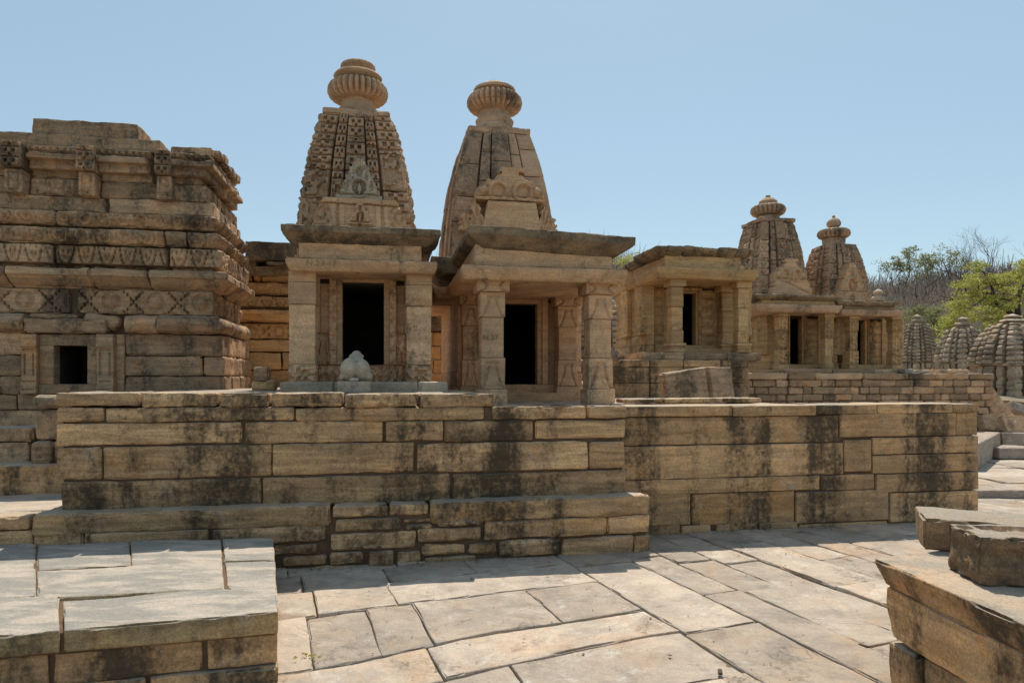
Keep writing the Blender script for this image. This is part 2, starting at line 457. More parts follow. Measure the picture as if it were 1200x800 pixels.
def stone_mat(name, A, B, Cc, crust=.5, crustcol=(.03, .026, .021), pale=.15, palecol=(.42, .39, .34), strata=.5, bump=.5, seed=0., vary=.35, streak=.35, ochre=.5, toppale=.6, topcol=(.50, .44, .36), platetop=False, run=0., lam=0., grain=1.):
    m, t, b = nt(name)
    tc = t.nodes.new('ShaderNodeTexCoord'); vec = mapp(t, tc.outputs['Object'], (1, 1, 1), (seed, seed * 1.7, seed * .6))
    at = t.nodes.new('ShaderNodeAttribute'); at.attribute_name = 'tint'
    sp = t.nodes.new('ShaderNodeSeparateColor'); t.links.new(at.outputs['Color'], sp.inputs[0])
    tr, tg, tb = sp.outputs
    big = noise(t, vec, 1.6, 6, .62)
    # let each block read its own patch of the pattern
    off = t.nodes.new('ShaderNodeVectorMath'); off.operation = 'MULTIPLY_ADD'
    t.links.new(at.outputs['Color'], off.inputs[0]); off.inputs[1].default_value = (3.3, 4.1, 2.7); t.links.new(vec, off.inputs[2])
    bv = off.outputs[0]
    mid = noise(t, bv, 3.5, 8, .65, .3)
    stv = mapp(t, bv, (.7, .7, 7))
    st = noise(t, stv, 2.2, 8, .68, .6)
    col = mix(t, ss(t, mid, .38, .62), A, B)
    of = mth(t, 'ADD', mth(t, 'MULTIPLY', tg, .30), mth(t, 'SUBTRACT', noise(t, bv, 2.1, 5, .6, .5), .15))
    col = mix(t, ss(t, of, .44 + .3 * (1 - ochre), .68 + .3 * (1 - ochre), 0, .85), col, Cc)
    sf = ss(t, st, .36, .66, 1 - .42 * strata, 1 + .22 * strata)
    col = mix(t, 1.0, col, grey(t, sf), 'MULTIPLY')
    # pale lime / lichen bloom
    pl = noise(t, mapp(t, vec, (1, 1, 1), (9, 3, 1)), 5.5, 8, .7)
    col = mix(t, ss(t, pl, .60 - pale * .25, .72, 0, min(1, pale * 3)), col, palecol)
    # per block value
    col = mix(t, 1.0, col, grey(t, ss(t, tr, -.1, 1.1, 1 - vary, 1 + vary * .55)), 'MULTIPLY')
    rp = noise(t, mapp(t, vec, (1, 1, 1.8), (3, 8, 5)), 1.9, 6, .68, .6)
    col = mix(t, ss(t, rp, .53, .68, 0, .55 * ochre + .12), col, mix(t, 1.0, col, (1.0, .72, .46), 'MULTIPLY'))
    col = mix(t, ss(t, rp, .46, .33, 0, .45), col, mix(t, 1.0, col, (.66, .64, .62), 'MULTIPLY'))
    # fine grain
    fine = noise(t, vec, 70, 5, .75)
    col = mix(t, 1.0, col, grey(t, ss(t, fine, .28, .72, 1 - .30 * grain, 1 + .30 * grain)), 'MULTIPLY')
    if lam:   # flaked bedding planes: thin broken contour edges
        ln_ = noise(t, mapp(t, bv, (1, 1.5, 1), (5, 5, 5)), 1.1, 4, .5, .8)
        fr_ = mth(t, 'FRACT', mth(t, 'MULTIPLY', ln_, 9.))
        gate = ss(t, noise(t, bv, 2.3, 3, .6), .47, .58)
        lnm = mth(t, 'MULTIPLY', ss(t, fr_, 0, .07, 1, 0), gate)
        col = mix(t, mth(t, 'MULTIPLY', lnm, .55 * lam), col, (.13, .105, .08))
        col = mix(t, mth(t, 'MULTIPLY', ss(t, fr_, .2, .9), .28 * lam), col, mix(t, 1.0, col, (.78, .80, .84), 'MULTIPLY'))
        pk = noise(t, mapp(t, bv, (1, 1, 1), (11, 2, 6)), 1.4, 6, .65, .8)
        col = mix(t, ss(t, pk, .5, .7, 0, .5), col, mix(t, 1.0, col, (1.06, .955, .87), 'MULTIPLY'))
        gp = noise(t, mapp(t, bv, (1, 1.6, 1), (1, 7, 3)), 2.2, 8, .7, .5)
        col = mix(t, ss(t, gp, .48, .66, 0, .7), col, mix(t, 1.0, col, (.70, .72, .74), 'MULTIPLY'))
    # black weathering crust: broad run-off streaks broken by fine mottling
    s1 = noise(t, mapp(t, vec, (1.5, 1.5, streak)), 1.5, 5, .6, .4)
    s2 = noise(t, mapp(t, vec, (1, 1, .8), (4, 4, 4)), 26, 6, .72)
    s3 = noise(t, bv, 5, 5, .6, .5)
    cr = mth(t, 'ADD', mth(t, 'ADD', mth(t, 'MULTIPLY', s1, .95), mth(t, 'MULTIPLY', s2, .62)), mth(t, 'ADD', mth(t, 'MULTIPLY', s3, .5), mth(t, 'MULTIPLY', tb, .12)))
    c0 = 1.355 - .25 * crust
    if run:
        rn = noise(t, mapp(t, vec, (1, 1, .03), (7, 2, 0)), 2.3, 3, .55, .2)
        cr = mth(t, 'ADD', cr, mth(t, 'MULTIPLY', mth(t, 'SUBTRACT', rn, .5), run))
    cf = ss(t, cr, c0 - .16, c0 + .15, 0, .88)
    col = mix(t, cf, col, crustcol)
    # upward-facing surfaces mix toward a paler colour
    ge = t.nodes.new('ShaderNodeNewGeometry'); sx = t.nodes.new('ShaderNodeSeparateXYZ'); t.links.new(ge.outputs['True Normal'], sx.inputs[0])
    du = mth(t, 'MULTIPLY', ss(t, sx.outputs[2], .75, .97), ss(t, mid, .3, .6, toppale * .65, toppale))
    dc = mix(t, 1.0, topcol, grey(t, ss(t, fine, .25, .75, .8, 1.15)), 'MULTIPLY')
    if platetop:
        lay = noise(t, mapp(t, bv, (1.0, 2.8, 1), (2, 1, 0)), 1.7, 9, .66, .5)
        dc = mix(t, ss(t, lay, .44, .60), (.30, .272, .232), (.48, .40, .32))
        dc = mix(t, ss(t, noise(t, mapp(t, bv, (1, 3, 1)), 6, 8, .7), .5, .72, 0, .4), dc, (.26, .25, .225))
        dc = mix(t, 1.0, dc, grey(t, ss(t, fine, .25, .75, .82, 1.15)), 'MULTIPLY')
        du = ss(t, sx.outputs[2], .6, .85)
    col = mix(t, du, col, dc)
    t.links.new(col, b.inputs['Base Color'])
    # bump
    h = mth(t, 'ADD', mth(t, 'MULTIPLY', noise(t, vec, 14, 8, .7, .4), 1.0), mth(t, 'MULTIPLY', fine, .3))
    h = mth(t, 'ADD', h, mth(t, 'MULTIPLY', st, .5 * strata))
    vo = t.nodes.new('ShaderNodeTexVoronoi'); vo.inputs['Scale'].default_value = 32; t.links.new(vec, vo.inputs['Vector'])
    h = mth(t, 'ADD', h, mth(t, 'MULTIPLY', ss(t, vo.outputs['Distance'], 0, .35), .14))
    bp = t.nodes.new('ShaderNodeBump'); bp.inputs['Strength'].default_value = bump; bp.inputs['Distance'].default_value = .03
    if lam: h = mth(t, 'ADD', h, mth(t, 'MULTIPLY', mth(t, 'MULTIPLY', fr_, gate), .5))
    pit = t.nodes.new('ShaderNodeTexVoronoi'); pit.inputs['Scale'].default_value = 85; t.links.new(vec, pit.inputs['Vector'])
    h = mth(t, 'ADD', h, mth(t, 'MULTIPLY', ss(t, pit.outputs['Distance'], .05, .3), .16))
    h = mth(t, 'ADD', h, mth(t, 'MULTIPLY', noise(t, vec, 190, 3, .7), .16))
    t.links.new(h, bp.inputs['Height']); t.links.new(bp.outputs[0], b.inputs['Normal'])
    return m

M = {}
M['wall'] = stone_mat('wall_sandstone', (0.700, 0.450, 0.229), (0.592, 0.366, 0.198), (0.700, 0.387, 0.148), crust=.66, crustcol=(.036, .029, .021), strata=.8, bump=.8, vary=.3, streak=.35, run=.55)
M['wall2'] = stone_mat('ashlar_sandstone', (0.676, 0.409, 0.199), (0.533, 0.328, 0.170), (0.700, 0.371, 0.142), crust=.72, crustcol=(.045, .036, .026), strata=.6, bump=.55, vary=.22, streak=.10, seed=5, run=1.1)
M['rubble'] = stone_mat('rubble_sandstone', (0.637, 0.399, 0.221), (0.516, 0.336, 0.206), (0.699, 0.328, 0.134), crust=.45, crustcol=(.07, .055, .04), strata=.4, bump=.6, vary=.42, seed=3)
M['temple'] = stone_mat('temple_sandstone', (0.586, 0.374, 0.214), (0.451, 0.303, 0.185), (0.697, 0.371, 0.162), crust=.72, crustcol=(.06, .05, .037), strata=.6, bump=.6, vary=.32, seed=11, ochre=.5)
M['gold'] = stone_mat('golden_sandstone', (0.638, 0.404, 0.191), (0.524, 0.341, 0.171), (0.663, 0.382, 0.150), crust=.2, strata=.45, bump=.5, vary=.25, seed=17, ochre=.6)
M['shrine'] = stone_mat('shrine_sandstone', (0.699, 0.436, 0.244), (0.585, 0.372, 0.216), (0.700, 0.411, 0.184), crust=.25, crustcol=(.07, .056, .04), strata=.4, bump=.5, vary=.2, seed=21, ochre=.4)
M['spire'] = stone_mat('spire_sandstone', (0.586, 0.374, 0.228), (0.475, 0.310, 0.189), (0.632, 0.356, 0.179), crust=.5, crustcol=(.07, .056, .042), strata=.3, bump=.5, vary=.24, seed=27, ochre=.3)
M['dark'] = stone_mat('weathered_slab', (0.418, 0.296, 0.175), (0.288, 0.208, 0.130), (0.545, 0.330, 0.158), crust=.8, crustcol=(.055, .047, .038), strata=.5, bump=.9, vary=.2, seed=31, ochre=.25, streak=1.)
M['pave'] = stone_mat('paving_sandstone', (0.509, 0.410, 0.316), (0.438, 0.358, 0.284), (0.540, 0.381, 0.252), crust=.02, pale=.3, palecol=(.58, .52, .44), strata=.3, bump=.45, vary=.2, seed=37, ochre=.5, toppale=0, lam=1., grain=.45)
M['plat'] = stone_mat('platform_slab', (0.533, 0.371, 0.185), (0.422, 0.303, 0.157), (0.578, 0.339, 0.139), crust=.62, crustcol=(.07, .056, .042), strata=.6, bump=.6, vary=.14, seed=41, ochre=.5, toppale=1., platetop=True, lam=.6)
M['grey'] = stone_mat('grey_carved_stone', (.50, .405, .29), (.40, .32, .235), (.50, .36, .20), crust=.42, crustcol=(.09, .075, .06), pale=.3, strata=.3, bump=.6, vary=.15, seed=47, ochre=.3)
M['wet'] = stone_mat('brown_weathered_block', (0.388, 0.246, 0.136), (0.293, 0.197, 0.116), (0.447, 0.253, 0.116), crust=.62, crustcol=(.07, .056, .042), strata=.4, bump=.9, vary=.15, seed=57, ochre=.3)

def plain(name, c1, c2, sc=6, bump=.4, rough=.95):
    m, t, b = nt(name); tc = t.nodes.new('ShaderNodeTexCoord')
    n = noise(t, tc.outputs['Object'], sc, 8, .7)
    t.links.new(mix(t, ss(t, n, .35, .65), c1, c2), b.inputs['Base Color'])
    b.inputs['Roughness'].default_value = rough
    bp = t.nodes.new('ShaderNodeBump'); bp.inputs['Strength'].default_value = bump; bp.inputs['Distance'].default_value = .02
    t.links.new(n, bp.inputs['Height']); t.links.new(bp.outputs[0], b.inputs['Normal'])
    return m
M['mortar'] = plain('earth_mortar', (.17, .105, .06), (.11, .072, .045), 14, .8)
M['soil'] = plain('dry_soil', (.26, .21, .15), (.18, .145, .10), 3, .6)
M['joint'] = plain('joint_dirt', (.19, .145, .10), (.10, .08, .058), 9, .8)
M['hill'] = plain('hill_scrub_ground', (.27, .21, .16), (.19, .15, .115), .15, .5)
M['bark'] = plain('dark_bark', (.10, .08, .065), (.06, .048, .04), 5, .8)
M['barkg'] = plain('grey_bark', (.26, .235, .21), (.17, .15, .135), 5, .8)
M['paint'] = plain('yellow_brown_paint', (.26, .20, .075), (.19, .15, .06), 40, .1)
M['void'] = plain('cell_interior_shade', (.05, .04, .03), (.035, .03, .025), 5, .5)  # near-black: darkness inside the cells and window recess is put into the colour
def leafmat(name, c1, c2, trans=.35):
    m, t, b = nt(name)
    at = t.nodes.new('ShaderNodeAttribute'); at.attribute_name = 'tint'
    sp = t.nodes.new('ShaderNodeSeparateColor'); t.links.new(at.outputs['Color'], sp.inputs[0])
    col = mix(t, sp.outputs[0], c1, c2)
    t.links.new(col, b.inputs['Base Color'])
    out = [n for n in t.nodes if n.type == 'OUTPUT_MATERIAL'][0]
    tr = t.nodes.new('ShaderNodeBsdfTranslucent'); t.links.new(col, tr.inputs[0])
    mx = t.nodes.new('ShaderNodeMixShader'); mx.inputs[0].default_value = trans
    t.links.new(b.outputs[0], mx.inputs[1]); t.links.new(tr.outputs[0], mx.inputs[2]); t.links.new(mx.outputs[0], out.inputs[0])
    return m
M['leaf'] = leafmat('spring_leaves', (.29, .30, .07), (.52, .49, .15), .45)
M['leaf2'] = leafmat('olive_leaves', (.19, .20, .09), (.34, .33, .16), .4)
M['scrub'] = leafmat('bare_twigs', (.28, .22, .17), (.50, .42, .34), .0)

EXPO = .12
# ================================================================ SETTING
def sheet(name, x0, x1, y0, y1, z, mat, nx=60, ny=60, amp=.02, fr=.8, hf=None, tint=(.5, .3, .3)):
    mb = MB(); X, Y = np.meshgrid(np.linspace(x0, x1, nx), np.linspace(y0, y1, ny), indexing='ij')
    Zz = np.full(X.shape, float(z)) if hf is None else hf(X, Y)
    Zz = Zz + amp * fbm(np.stack([X.ravel() * fr, Y.ravel() * fr, X.ravel() * 0], 1), 5).reshape(X.shape)
    id_ = np.arange(X.size).reshape(X.shape)
    Q = np.stack([id_[:-1, :-1], id_[1:, :-1], id_[1:, 1:], id_[:-1, 1:]], 2).reshape(-1, 4)
    mb.add(np.stack([X.ravel(), Y.ravel(), Zz.ravel()], 1), Q, tint)
    o = mb.build(name, mat, None, (0, 0, 0), 0, 180); tag(o, kind='structure'); return o
sheet('ground', -500, 500, -300, 500, -.16, M['soil'], 80, 80, .0)

def gz(X, Y): return -.10 * np.clip((4.6 - Y) / 1.0, 0, 1) * np.clip((.9 - X) / 1.8, 0, 1)
PA = math.radians(20.5); pc, ps = math.cos(PA), math.sin(PA)
def pw(P):
    X = P[:, 0] * pc - P[:, 1] * ps; Y = P[:, 0] * ps + P[:, 1] * pc
    return np.stack([X, Y, P[:, 2] + gz(X, Y)], 1)
pav = MB()
def slab(s0, s1, t0, t1, mb=pav, wf=pw, zt=0., g=.0065, cell=.05, th=.07):
    g0 = g * random.uniform(.5, 1.3); dz = random.uniform(-.009, .006); tl = random.uniform(-.006, .006); t2 = random.uniform(-.012, .012)
    def wr(P):
        P = P.copy()
        k = P[:, 2] > zt - .02
        n = fbm(np.stack([P[:, 0] * 2.2, P[:, 1] * 2.2, P[:, 0] * 0 + s0 * 7], 1), 31, 3)
        st = np.floor(n * 3.2) * .0025                       # flaked bedding layers
        P[:, 2] += k * (st + dz + tl * np.sin(P[:, 0] * 2) + t2 * np.clip((P[:, 1] - t0) / (t1 - t0) - .5, -.5, .5))
        return wf(P)
    stone(mb, s0 + g0, s1 - g0, t0 + g0, t1 - g0, zt - th, zt, cell=cell, cy=cell, cz=.05, r=.010, rough=.0022, chip=.022, warp=wr, edge=.006, freq=5)
L = [(.28, -1.2), ]
rows = [(5.25, 5.72, [-1.4, -.5, .30, .96, 1.66, 2.49]), (4.72, 5.25, [-1.4, -.45, .36, .91, 2.49]), (4.03, 4.72, [-1.4, -.3, .287, .677, 1.0, 1.87, 2.49]),
        (3.60, 4.03, [-1.2, .947, 2.49]), (3.0, 3.60, [-1.2, -.1, .76, 1.33, 2.49]), (2.4, 3.0, [-1.2, .3, 1.2, 2.49]), (1.7, 2.4, [-1.2, 0, 1.0, 1.7, 2.49]),
        (5.72, 6.3, [-1.6, -.6, .2, 1.1, 1.7, 2.49]), (6.3, 7.0, [-1, .5, 1.5, 2.49])]
for t0, t1, S in rows:
    for a, b in zip(S[:-1], S[1:]): slab(a, b, t0, t1)
strips = [(2.49, 3.06, [1.5, 2.35, 3.56, 5.15, 6.3, 7.2]), (3.06, 3.39, [1.2, 2.6, 4.15, 5.2, 5.75, 7]), (3.39, 3.75, [1.5, 3.0, 4.1, 4.95, 6.4, 7.2]),
          (3.75, 4.12, [1.3, 3.1, 4.79, 5.7, 7.1]), (4.12, 4.63, [1.6, 3.95, 5.3, 6.7, 7.6]), (4.63, 5.0, [1.8, 3.6, 4.6, 6.0, 7.0]), (5.0, 5.34, [2, 4.2, 5.5, 6.6, 7.6])]
x = 5.34
while x < 9.5:
    nx_ = x + random.uniform(.35, .6); T = [1.5]
    while T[-1] < 8.2: T.append(T[-1] + random.uniform(.7, 1.7))
    strips.append((x, nx_, T)); x = nx_
for s0, s1, T in strips:
    for a, b in zip(T[:-1], T[1:]): slab(s0, s1, a, b)
tag(pav.build('paving', M['pave'], None, (0, 0, 0), 0), kind='structure')
# dirt bed that shows in the joints
sheet('joint_bed', -4, 12, .2, 12, -.028, M['joint'], 130, 90, .005, 6, hf=lambda X, Y: -.026 + gz(X, Y))

# raised court to the right of the far wall
rc = MB()
sU0 = U(1147, 7.0); yy = 8.97
for k, (a, b) in enumerate(run(6.2, 20, .8, 1.5)):
    T = [yy]
    while T[-1] < 13.4: T.append(min(T[-1] + random.uniform(.45, .8), 13.5))
    for c, d in zip(T[:-1], T[1:]): slab(a, b, c, d, mb=rc, wf=lambda P: P, zt=.114, cell=.08, th=.12)
tag(rc.build('raised_court_paving', M['pave'], None, (0, 0, 0), 0), kind='structure')
sheet('court_bed', 2.5, 30, 9.0, 17, .07, M['joint'], 30, 20, .004)

# ledge terrace at z .5 that carries the rubble wall
def lw(P):
    # left face follows the line (7.6,10.9)-(9.8,13.4)
    return P
lg = MB()
stone(lg, 0, 3.4, 0, .55, .0, .53, cell=.12, cy=.2, rough=.01, chip=.03, warp=rotwarp(0, 0, math.atan2(2.5, 2.2)))
lgV = lg.V[0]; lgV[:, 0] += 7.45; lgV[:, 1] += 10.75
for a, b in run(9.75, 22, 1.0, 1.9):
    stone(lg, a, b - .01, 13.3 + random.uniform(-.05, .05), 14.6, .0, .52 + random.uniform(-.015, .015), cell=.1, cy=.15, rough=.01, chip=.03, edge=.02)
tag(lg.build('terrace_ledge', M['pave'], None, (0, 0, 0), 0), kind='structure')
sheet('back_terrace_ground', 5.5, 60, 13.9, 80, .9, M['soil'], 80, 80, .03, .6, hf=lambda X, Y: .46 + .62 * np.clip((Y - 14.6) / 3.0, 0, 1))
sheet('back_ground', -60, 5.6, 16, 80, 1.2, M['soil'], 80, 60, .03, .6)

uA0, uA1 = U(66, 6.05), U(577, 6.05)
uB1 = U(905, 7.4); u733 = U(733, 6.05); uW2 = U(1146, 6.52)
tf = MB()
def box(mb, x0, x1, y0, y1, z0, z1, **k): stone(mb, x0, x1, y0, y1, z0, z1, cell=k.pop('cell', .25), cy=k.pop('cy', .25), cz=.3, rough=k.pop('rough', .004), chip=.0, **k)
for (a, b, v0, v1, z) in ((uA0 + .1, uA1 - .05, 6.4, 16, 1.452), (uA1 - .05, u733 - .1, 6.35, 16, 1.300), (u733 - .1, uB1, 6.9, 13, 1.300)):
    for c, d in run(a, b, .7, 1.3):
        for e, f in run(v0, v1, .9, 1.6): stone(tf, c, d - .008, e, f - .008, z - .25, z + random.uniform(-.005, .004), cell=.15, cy=.15, cz=.2, rough=.003, chip=.02)
tag(tf.build('upper_terrace_paving', M['pave'], None, (0, 0, 0), TH), kind='structure')
# left court, z .52
tl = MB()
for c, d in run(-11, uA0 + .25, .8, 1.5):
    for e, f in run(6.1, 8.0, .5, .8): stone(tl, c, d - .01, e, f - .01, .2, .515, cell=.12, cy=.12, cz=.2, rough=.003, chip=.015, edge=.006)
tag(tl.build('left_court_paving', M['pave'], None, (0, 0, 0), TH), kind='structure')

# ================================================================ TERRACE WALLS
V1, VP, V2 = 6.05, 5.87, 6.52
t1 = Thing('terrace_wall', 'long near retaining wall of black-stained blocks below the two tall shrines, with projecting rubble plinth', 'wall', (U(400, V1), V1, 0))
W = MB()
kw = dict(cell=.026, cy=.08, r=.016, rough=.0075, chip=.026, freq=6, edge=.006)
pxblocks(W, V1, .3, [(66, 122, 477, 494), (123, 345, 477, 494), (345, 567, 477, 493),
    (66, 284, 495, 521), (286, 448, 493, 519), (451, 520, 493, 517), (520, 625, 493, 517), (627, 733, 492, 514),
    (66, 119, 524, 562), (120, 318, 522, 560), (319, 486, 519, 555), (488, 690, 518, 552), (691, 733, 517, 549),
    (71, 306, 562, 597), (308, 527, 557, 591), (530, 733, 553, 583)], **kw)
t1.part('facing_blocks', W, M['wall'])
W = MB()
pxblocks(W, V1, .45, [(65, 163, 460, 476, .02), (165, 255, 460, 476.5, .01), (256, 315, 460, 477, .02), (317, 402, 460, 476.5, .0), (403, 490, 461, 477, .02), (492, 579, 461, 477, .015),
                      (577, 688, 475.5, 491, .02), (689, 735, 475, 490, .015)], **kw)
t1.part('coping_slabs', W, M['wall'])
W = MB()
pxblocks(W, VP, .35, [(-90, 35, 606, 622), (-90, 38, 623, 650), (37, 388, 597, 622), (38, 98, 623, 660), (99, 122, 624, 650), (105, 245, 622, 650), (247, 382, 617, 637),
    (389, 455, 592, 606), (456, 501, 590, 604), (503, 762, 584, 609),
    (392, 470, 607, 622), (472, 509, 607, 613), (473, 508, 614, 621), (566, 711, 607.5, 630), (712, 762, 604, 625), (511, 565, 609, 616),
    (386, 487, 624, 644), (490, 564, 618, 634), (424, 448, 638, 643.5), (495, 546, 637, 650), (548, 582, 636, 649), (584, 657, 632, 651), (659, 742, 629, 655), (743, 763, 627, 655),
    (320, 372, 638, 650), (250, 318, 638, 650), (330, 384, 651, 664), (386, 427, 647, 662), (430, 461, 645, 664), (464, 494, 646, 664), (496, 560, 652, 664), (562, 655, 653, 662), (320, 420, 664, 672)],
    gap=.014, **dict(kw, rough=.010, chip=.035, edge=.010))
t1.part('plinth', W, M['wall'])
W = MB()
box(W, uA0 + .03, u733 - .03, V1 + .035, 6.42, .3, Z(478, 400, V1), cell=.08, rough=.012)
box(W, U(-90, VP), U(760, VP), VP + .04, 6.2, -.1, Z(600, 400, VP), cell=.08, rough=.012)
t1.part('mortar', W, M['mortar'])

t2 = Thing('terrace_wall', 'smoother farther retaining wall of large dressed blocks striped by dark run-off, right of the plinth', 'wall', (U(940, V2), V2, 0))
W = MB(); kw2 = dict(cell=.032, cy=.1, r=.009, rough=.0045, chip=.018, freq=5, edge=.003)
g2 = .004
pxblocks(W, V2, .35, [(728, 983, 488, 520), (984, 1120, 484, 511), (1121, 1146, 483, 510),
    (728, 988, 521, 559), (1022, 1146, 511.5, 531), (989, 1021, 515, 552), (1022, 1146, 532, 553),
    (728, 960, 560, 577), (961, 1025, 556, 574), (1027, 1146, 554, 575),
    (728, 809, 578.5, 616), (811, 931, 577, 614), (933, 1041, 575, 611), (1043, 1146, 576, 610),
    (728, 797, 616, 632), (799, 832, 615.5, 630), (840, 888, 613, 630), (890, 935, 612, 630), (937, 1040, 612, 630)], gap=g2, **kw2)
t2.part('facing_blocks', W, M['wall2'])
W = MB()
pxblocks(W, V2, .5, [(728, 858, 475.5, 488, .02), (859, 956, 475, 487, .01), (957, 1028, 474, 485, .02), (1029, 1117, 473, 484, .012), (1118, 1147, 473, 483, .02)], gap=g2, **kw2)
t2.part('coping_slabs', W, M['wall2'])
W = MB(); box(W, u733 - .1, uW2 - .03, V2 + .03, 6.95, -.1, 1.29, cell=.1, rough=.01); t2.part('mortar', W, M['mortar'])

# ================================================================ FOREGROUND PLATFORM (left)
FL, FR, RR_, RL = (-2.587, 3.385), (-1.29, 3.711), (-1.935, 5.44), (-3.98, 5.24)
PL, PD = 1.337, 1.8
def bw(P):
    s = P[:, 0] / PL; t = P[:, 1] / PD
    X = (1 - t) * ((1 - s) * FL[0] + s * FR[0]) + t * ((1 - s) * RL[0] + s * RR_[0])
    Y = (1 - t) * ((1 - s) * FL[1] + s * FR[1]) + t * ((1 - s) * RL[1] + s * RR_[1])
    return np.stack([X, Y, P[:, 2]], 1)
pf = Thing('stone_platform', 'low sunlit platform topped with pale grey slabs in the left foreground', 'platform', (-2.0, 4.3, 0), th=0)
W = MB()
SL = [(-1.6, .202, 0, .30, .003), (.212, 1.0, 0, .27, 0), (-1.6, .12, .305, 1.0, -.004), (.12, .80, .28, .62, .003), (.12, .46, .625, 1.0, 0), (.46, .80, .625, 1.0, .004), (.805, 1.0, .275, .62, 0), (.805, 1.0, .625, 1.0, .003)]
for a, b, c, d, dz in SL:
    def wr(P, dz=dz, a=a):
        P = P.copy(); k = P[:, 2] > .27
        n = fbm(np.stack([P[:, 0] * 1.1, P[:, 1] * 2.6, P[:, 0] * 0 + a * 9], 1), 77, 4)
        P[:, 2] += k * (np.floor(n * 4) * .0035 + dz)
        return bw(P)
    stone(W, a * PL + .002, b * PL - .003, c * PD + .001, d * PD - .002, .185, .30, cell=.024, cy=.024, cz=.025, r=.010, rough=.0025, chip=.022, warp=wr, edge=.004)
pf.part('top_slabs', W, M['plat'])
W = MB()
for a, b in ((-1.6, -.5), (-.49, .165), (.18, .71), (.722, .995)): stone(W, a * PL + .004, b * PL - .004, .035, .5, .005, .178, cell=.026, r=.014, rough=.005, chip=.028, warp=bw, edge=.004)
for a, b in ((-1.6, -.2), (-.19, .5), (.51, .995)): stone(W, a * PL + .004, b * PL - .004, .02, .5, -.17, -.002, cell=.026, r=.014, rough=.005, chip=.028, warp=bw, edge=.004)
for a, b in ((.5, 1.05), (1.06, PD)):
    stone(W, .8 * PL, .993 * PL, a, b, .005, .178, cell=.06, rough=.004, warp=bw); stone(W, .8 * PL, .993 * PL, a, b, -.17, -.002, cell=.06, rough=.004, warp=bw)
pf.part('front_blocks', W, M['wall2'])
W = MB(); stone(W, -1.6 * PL, .97 * PL, .06, PD - .03, -.16, .186, cell=.15, warp=bw, rough=.003, chip=0); stone(W, -1.6 * PL, .985 * PL, .02, PD - .01, .17, .284, cell=.1, warp=bw, rough=.001, chip=0); pf.part('mortar', W, M['mortar'])

# ================================================================ FOREGROUND LEDGE (right)
TR = math.radians(4.4)
def kx(X, Y): c, s = math.cos(TR), math.sin(TR); return X * c + Y * s, -X * s + Y * c
a0 = kx(1.92, 3.59)
fr = Thing('stone_ledge', 'broken stone wall with an overhanging cap slab in the right foreground', 'wall', (a0[0] + .5, a0[1] - 1, 0), th=TR)
def skew(P):
    P = P.copy(); P[:, 1] += (P[:, 0] - a0[0]) * .28 * np.clip((P[:, 1] - 2) / 1.5, 0, 1); return P
W = MB()
def bevelcap(P):
    P = skew(P); t = np.clip((.64 - P[:, 2]) / .14, 0, 1); P[:, 0] += t * .05 * (P[:, 0] < a0[0] + .3); P[:, 1] -= t * .06 * (P[:, 1] > a0[1] - .3); return P
stone(W, a0[0], a0[0] + 1.8, a0[1] - 2.6, a0[1], .505, .64, cell=.03, cy=.03, r=.014, rough=.005, chip=.03, warp=bevelcap, edge=.006)
fr.part('cap_slab', W, M['wall2'])
W = MB()
def ero(P):
    P = skew(P)
    k = np.exp(-((P[:, 1] - (a0[1] - .05)) / .10) ** 2) * np.clip((.40 - P[:, 2]) / .2, 0, 1) * (P[:, 0] < a0[0] + .25)
    P[:, 1] -= k * .10 * (1 + fbm(P * 12, 8, 2) * .5); return P
b0 = a0[0] + .055
stone(W, b0, b0 + 1.7, a0[1] - 2.6, a0[1] - .06, .245, .50, cell=.03, cy=.03, r=.012, rough=.006, chip=.03, warp=ero, edge=.006, tint=(.8, .75, .2))
stone(W, b0 + .015, b0 + 1.7, a0[1] - 2.6, a0[1] - .33, -.12, .235, cell=.03, cy=.03, r=.012, rough=.006, chip=.03, warp=skew, edge=.005)
stone(W, b0 - .01, b0 + .3, a0[1] - .30, a0[1] - .09, -.12, .225, cell=.025, cy=.025, r=.02, rough=.008, chip=.05, warp=skew, edge=.01, tint=(.3, .6, .7))
fr.part('wall_blocks', W, M['wall2'])
W = MB(); stone(W, b0 + .15, b0 + 1.6, a0[1] - 2.5, a0[1] - .2, -.12, .49, cell=.2, rough=.01, chip=0, warp=skew); fr.part('mortar', W, M['mortar'])
W = MB()
stone(W, 2.30, 3.1, 3.74, 4.15, .642, .815, cell=.022, cy=.022, r=.012, rough=.006, chip=.04, warp=rotwarp(2.30, 3.74, math.radians(-24)), edge=.008, freq=5, tint=(.6, .3, .1))
o = W.build('carved_block', M['wet'], None, (2.5, 3.7, .64), 0)
tag(o, 'rough flat broken block lying farther back on the right foreground cap slab', 'stone block')
W = MB()
def rtop(P):
    P = P.copy(); k = (P[:, 2] > .845) & (P[:, 1] > 3.26) & (P[:, 1] < 3.36)
    P[:, 2] -= k * .03 * (np.abs(((P[:, 0] / .07) % 1) - .5) < .33)
    return rotwarp(2.16, 3.12, math.radians(-9))(P)
stone(W, 2.165, 2.80, 3.10, 3.40, .642, .865, cell=.018, cy=.022, r=.012, rough=.006, chip=.035, warp=rtop, edge=.005, freq=9, relief=lambda a, z, w, h: .016 * n2(a, z, 22, 6) + .008 * n2(a, z, 48, 4) - .012 * (np.abs(n2(a, z, 11, 3)) < .08), sides='FL', tint=(.25, .2, .5))
o = W.build('carved_block', M['wet'], None, (2.4, 3.4, .64), 0)
tag(o, 'thick square carved block with swirling ornament, nearest on the right foreground ledge', 'stone block')

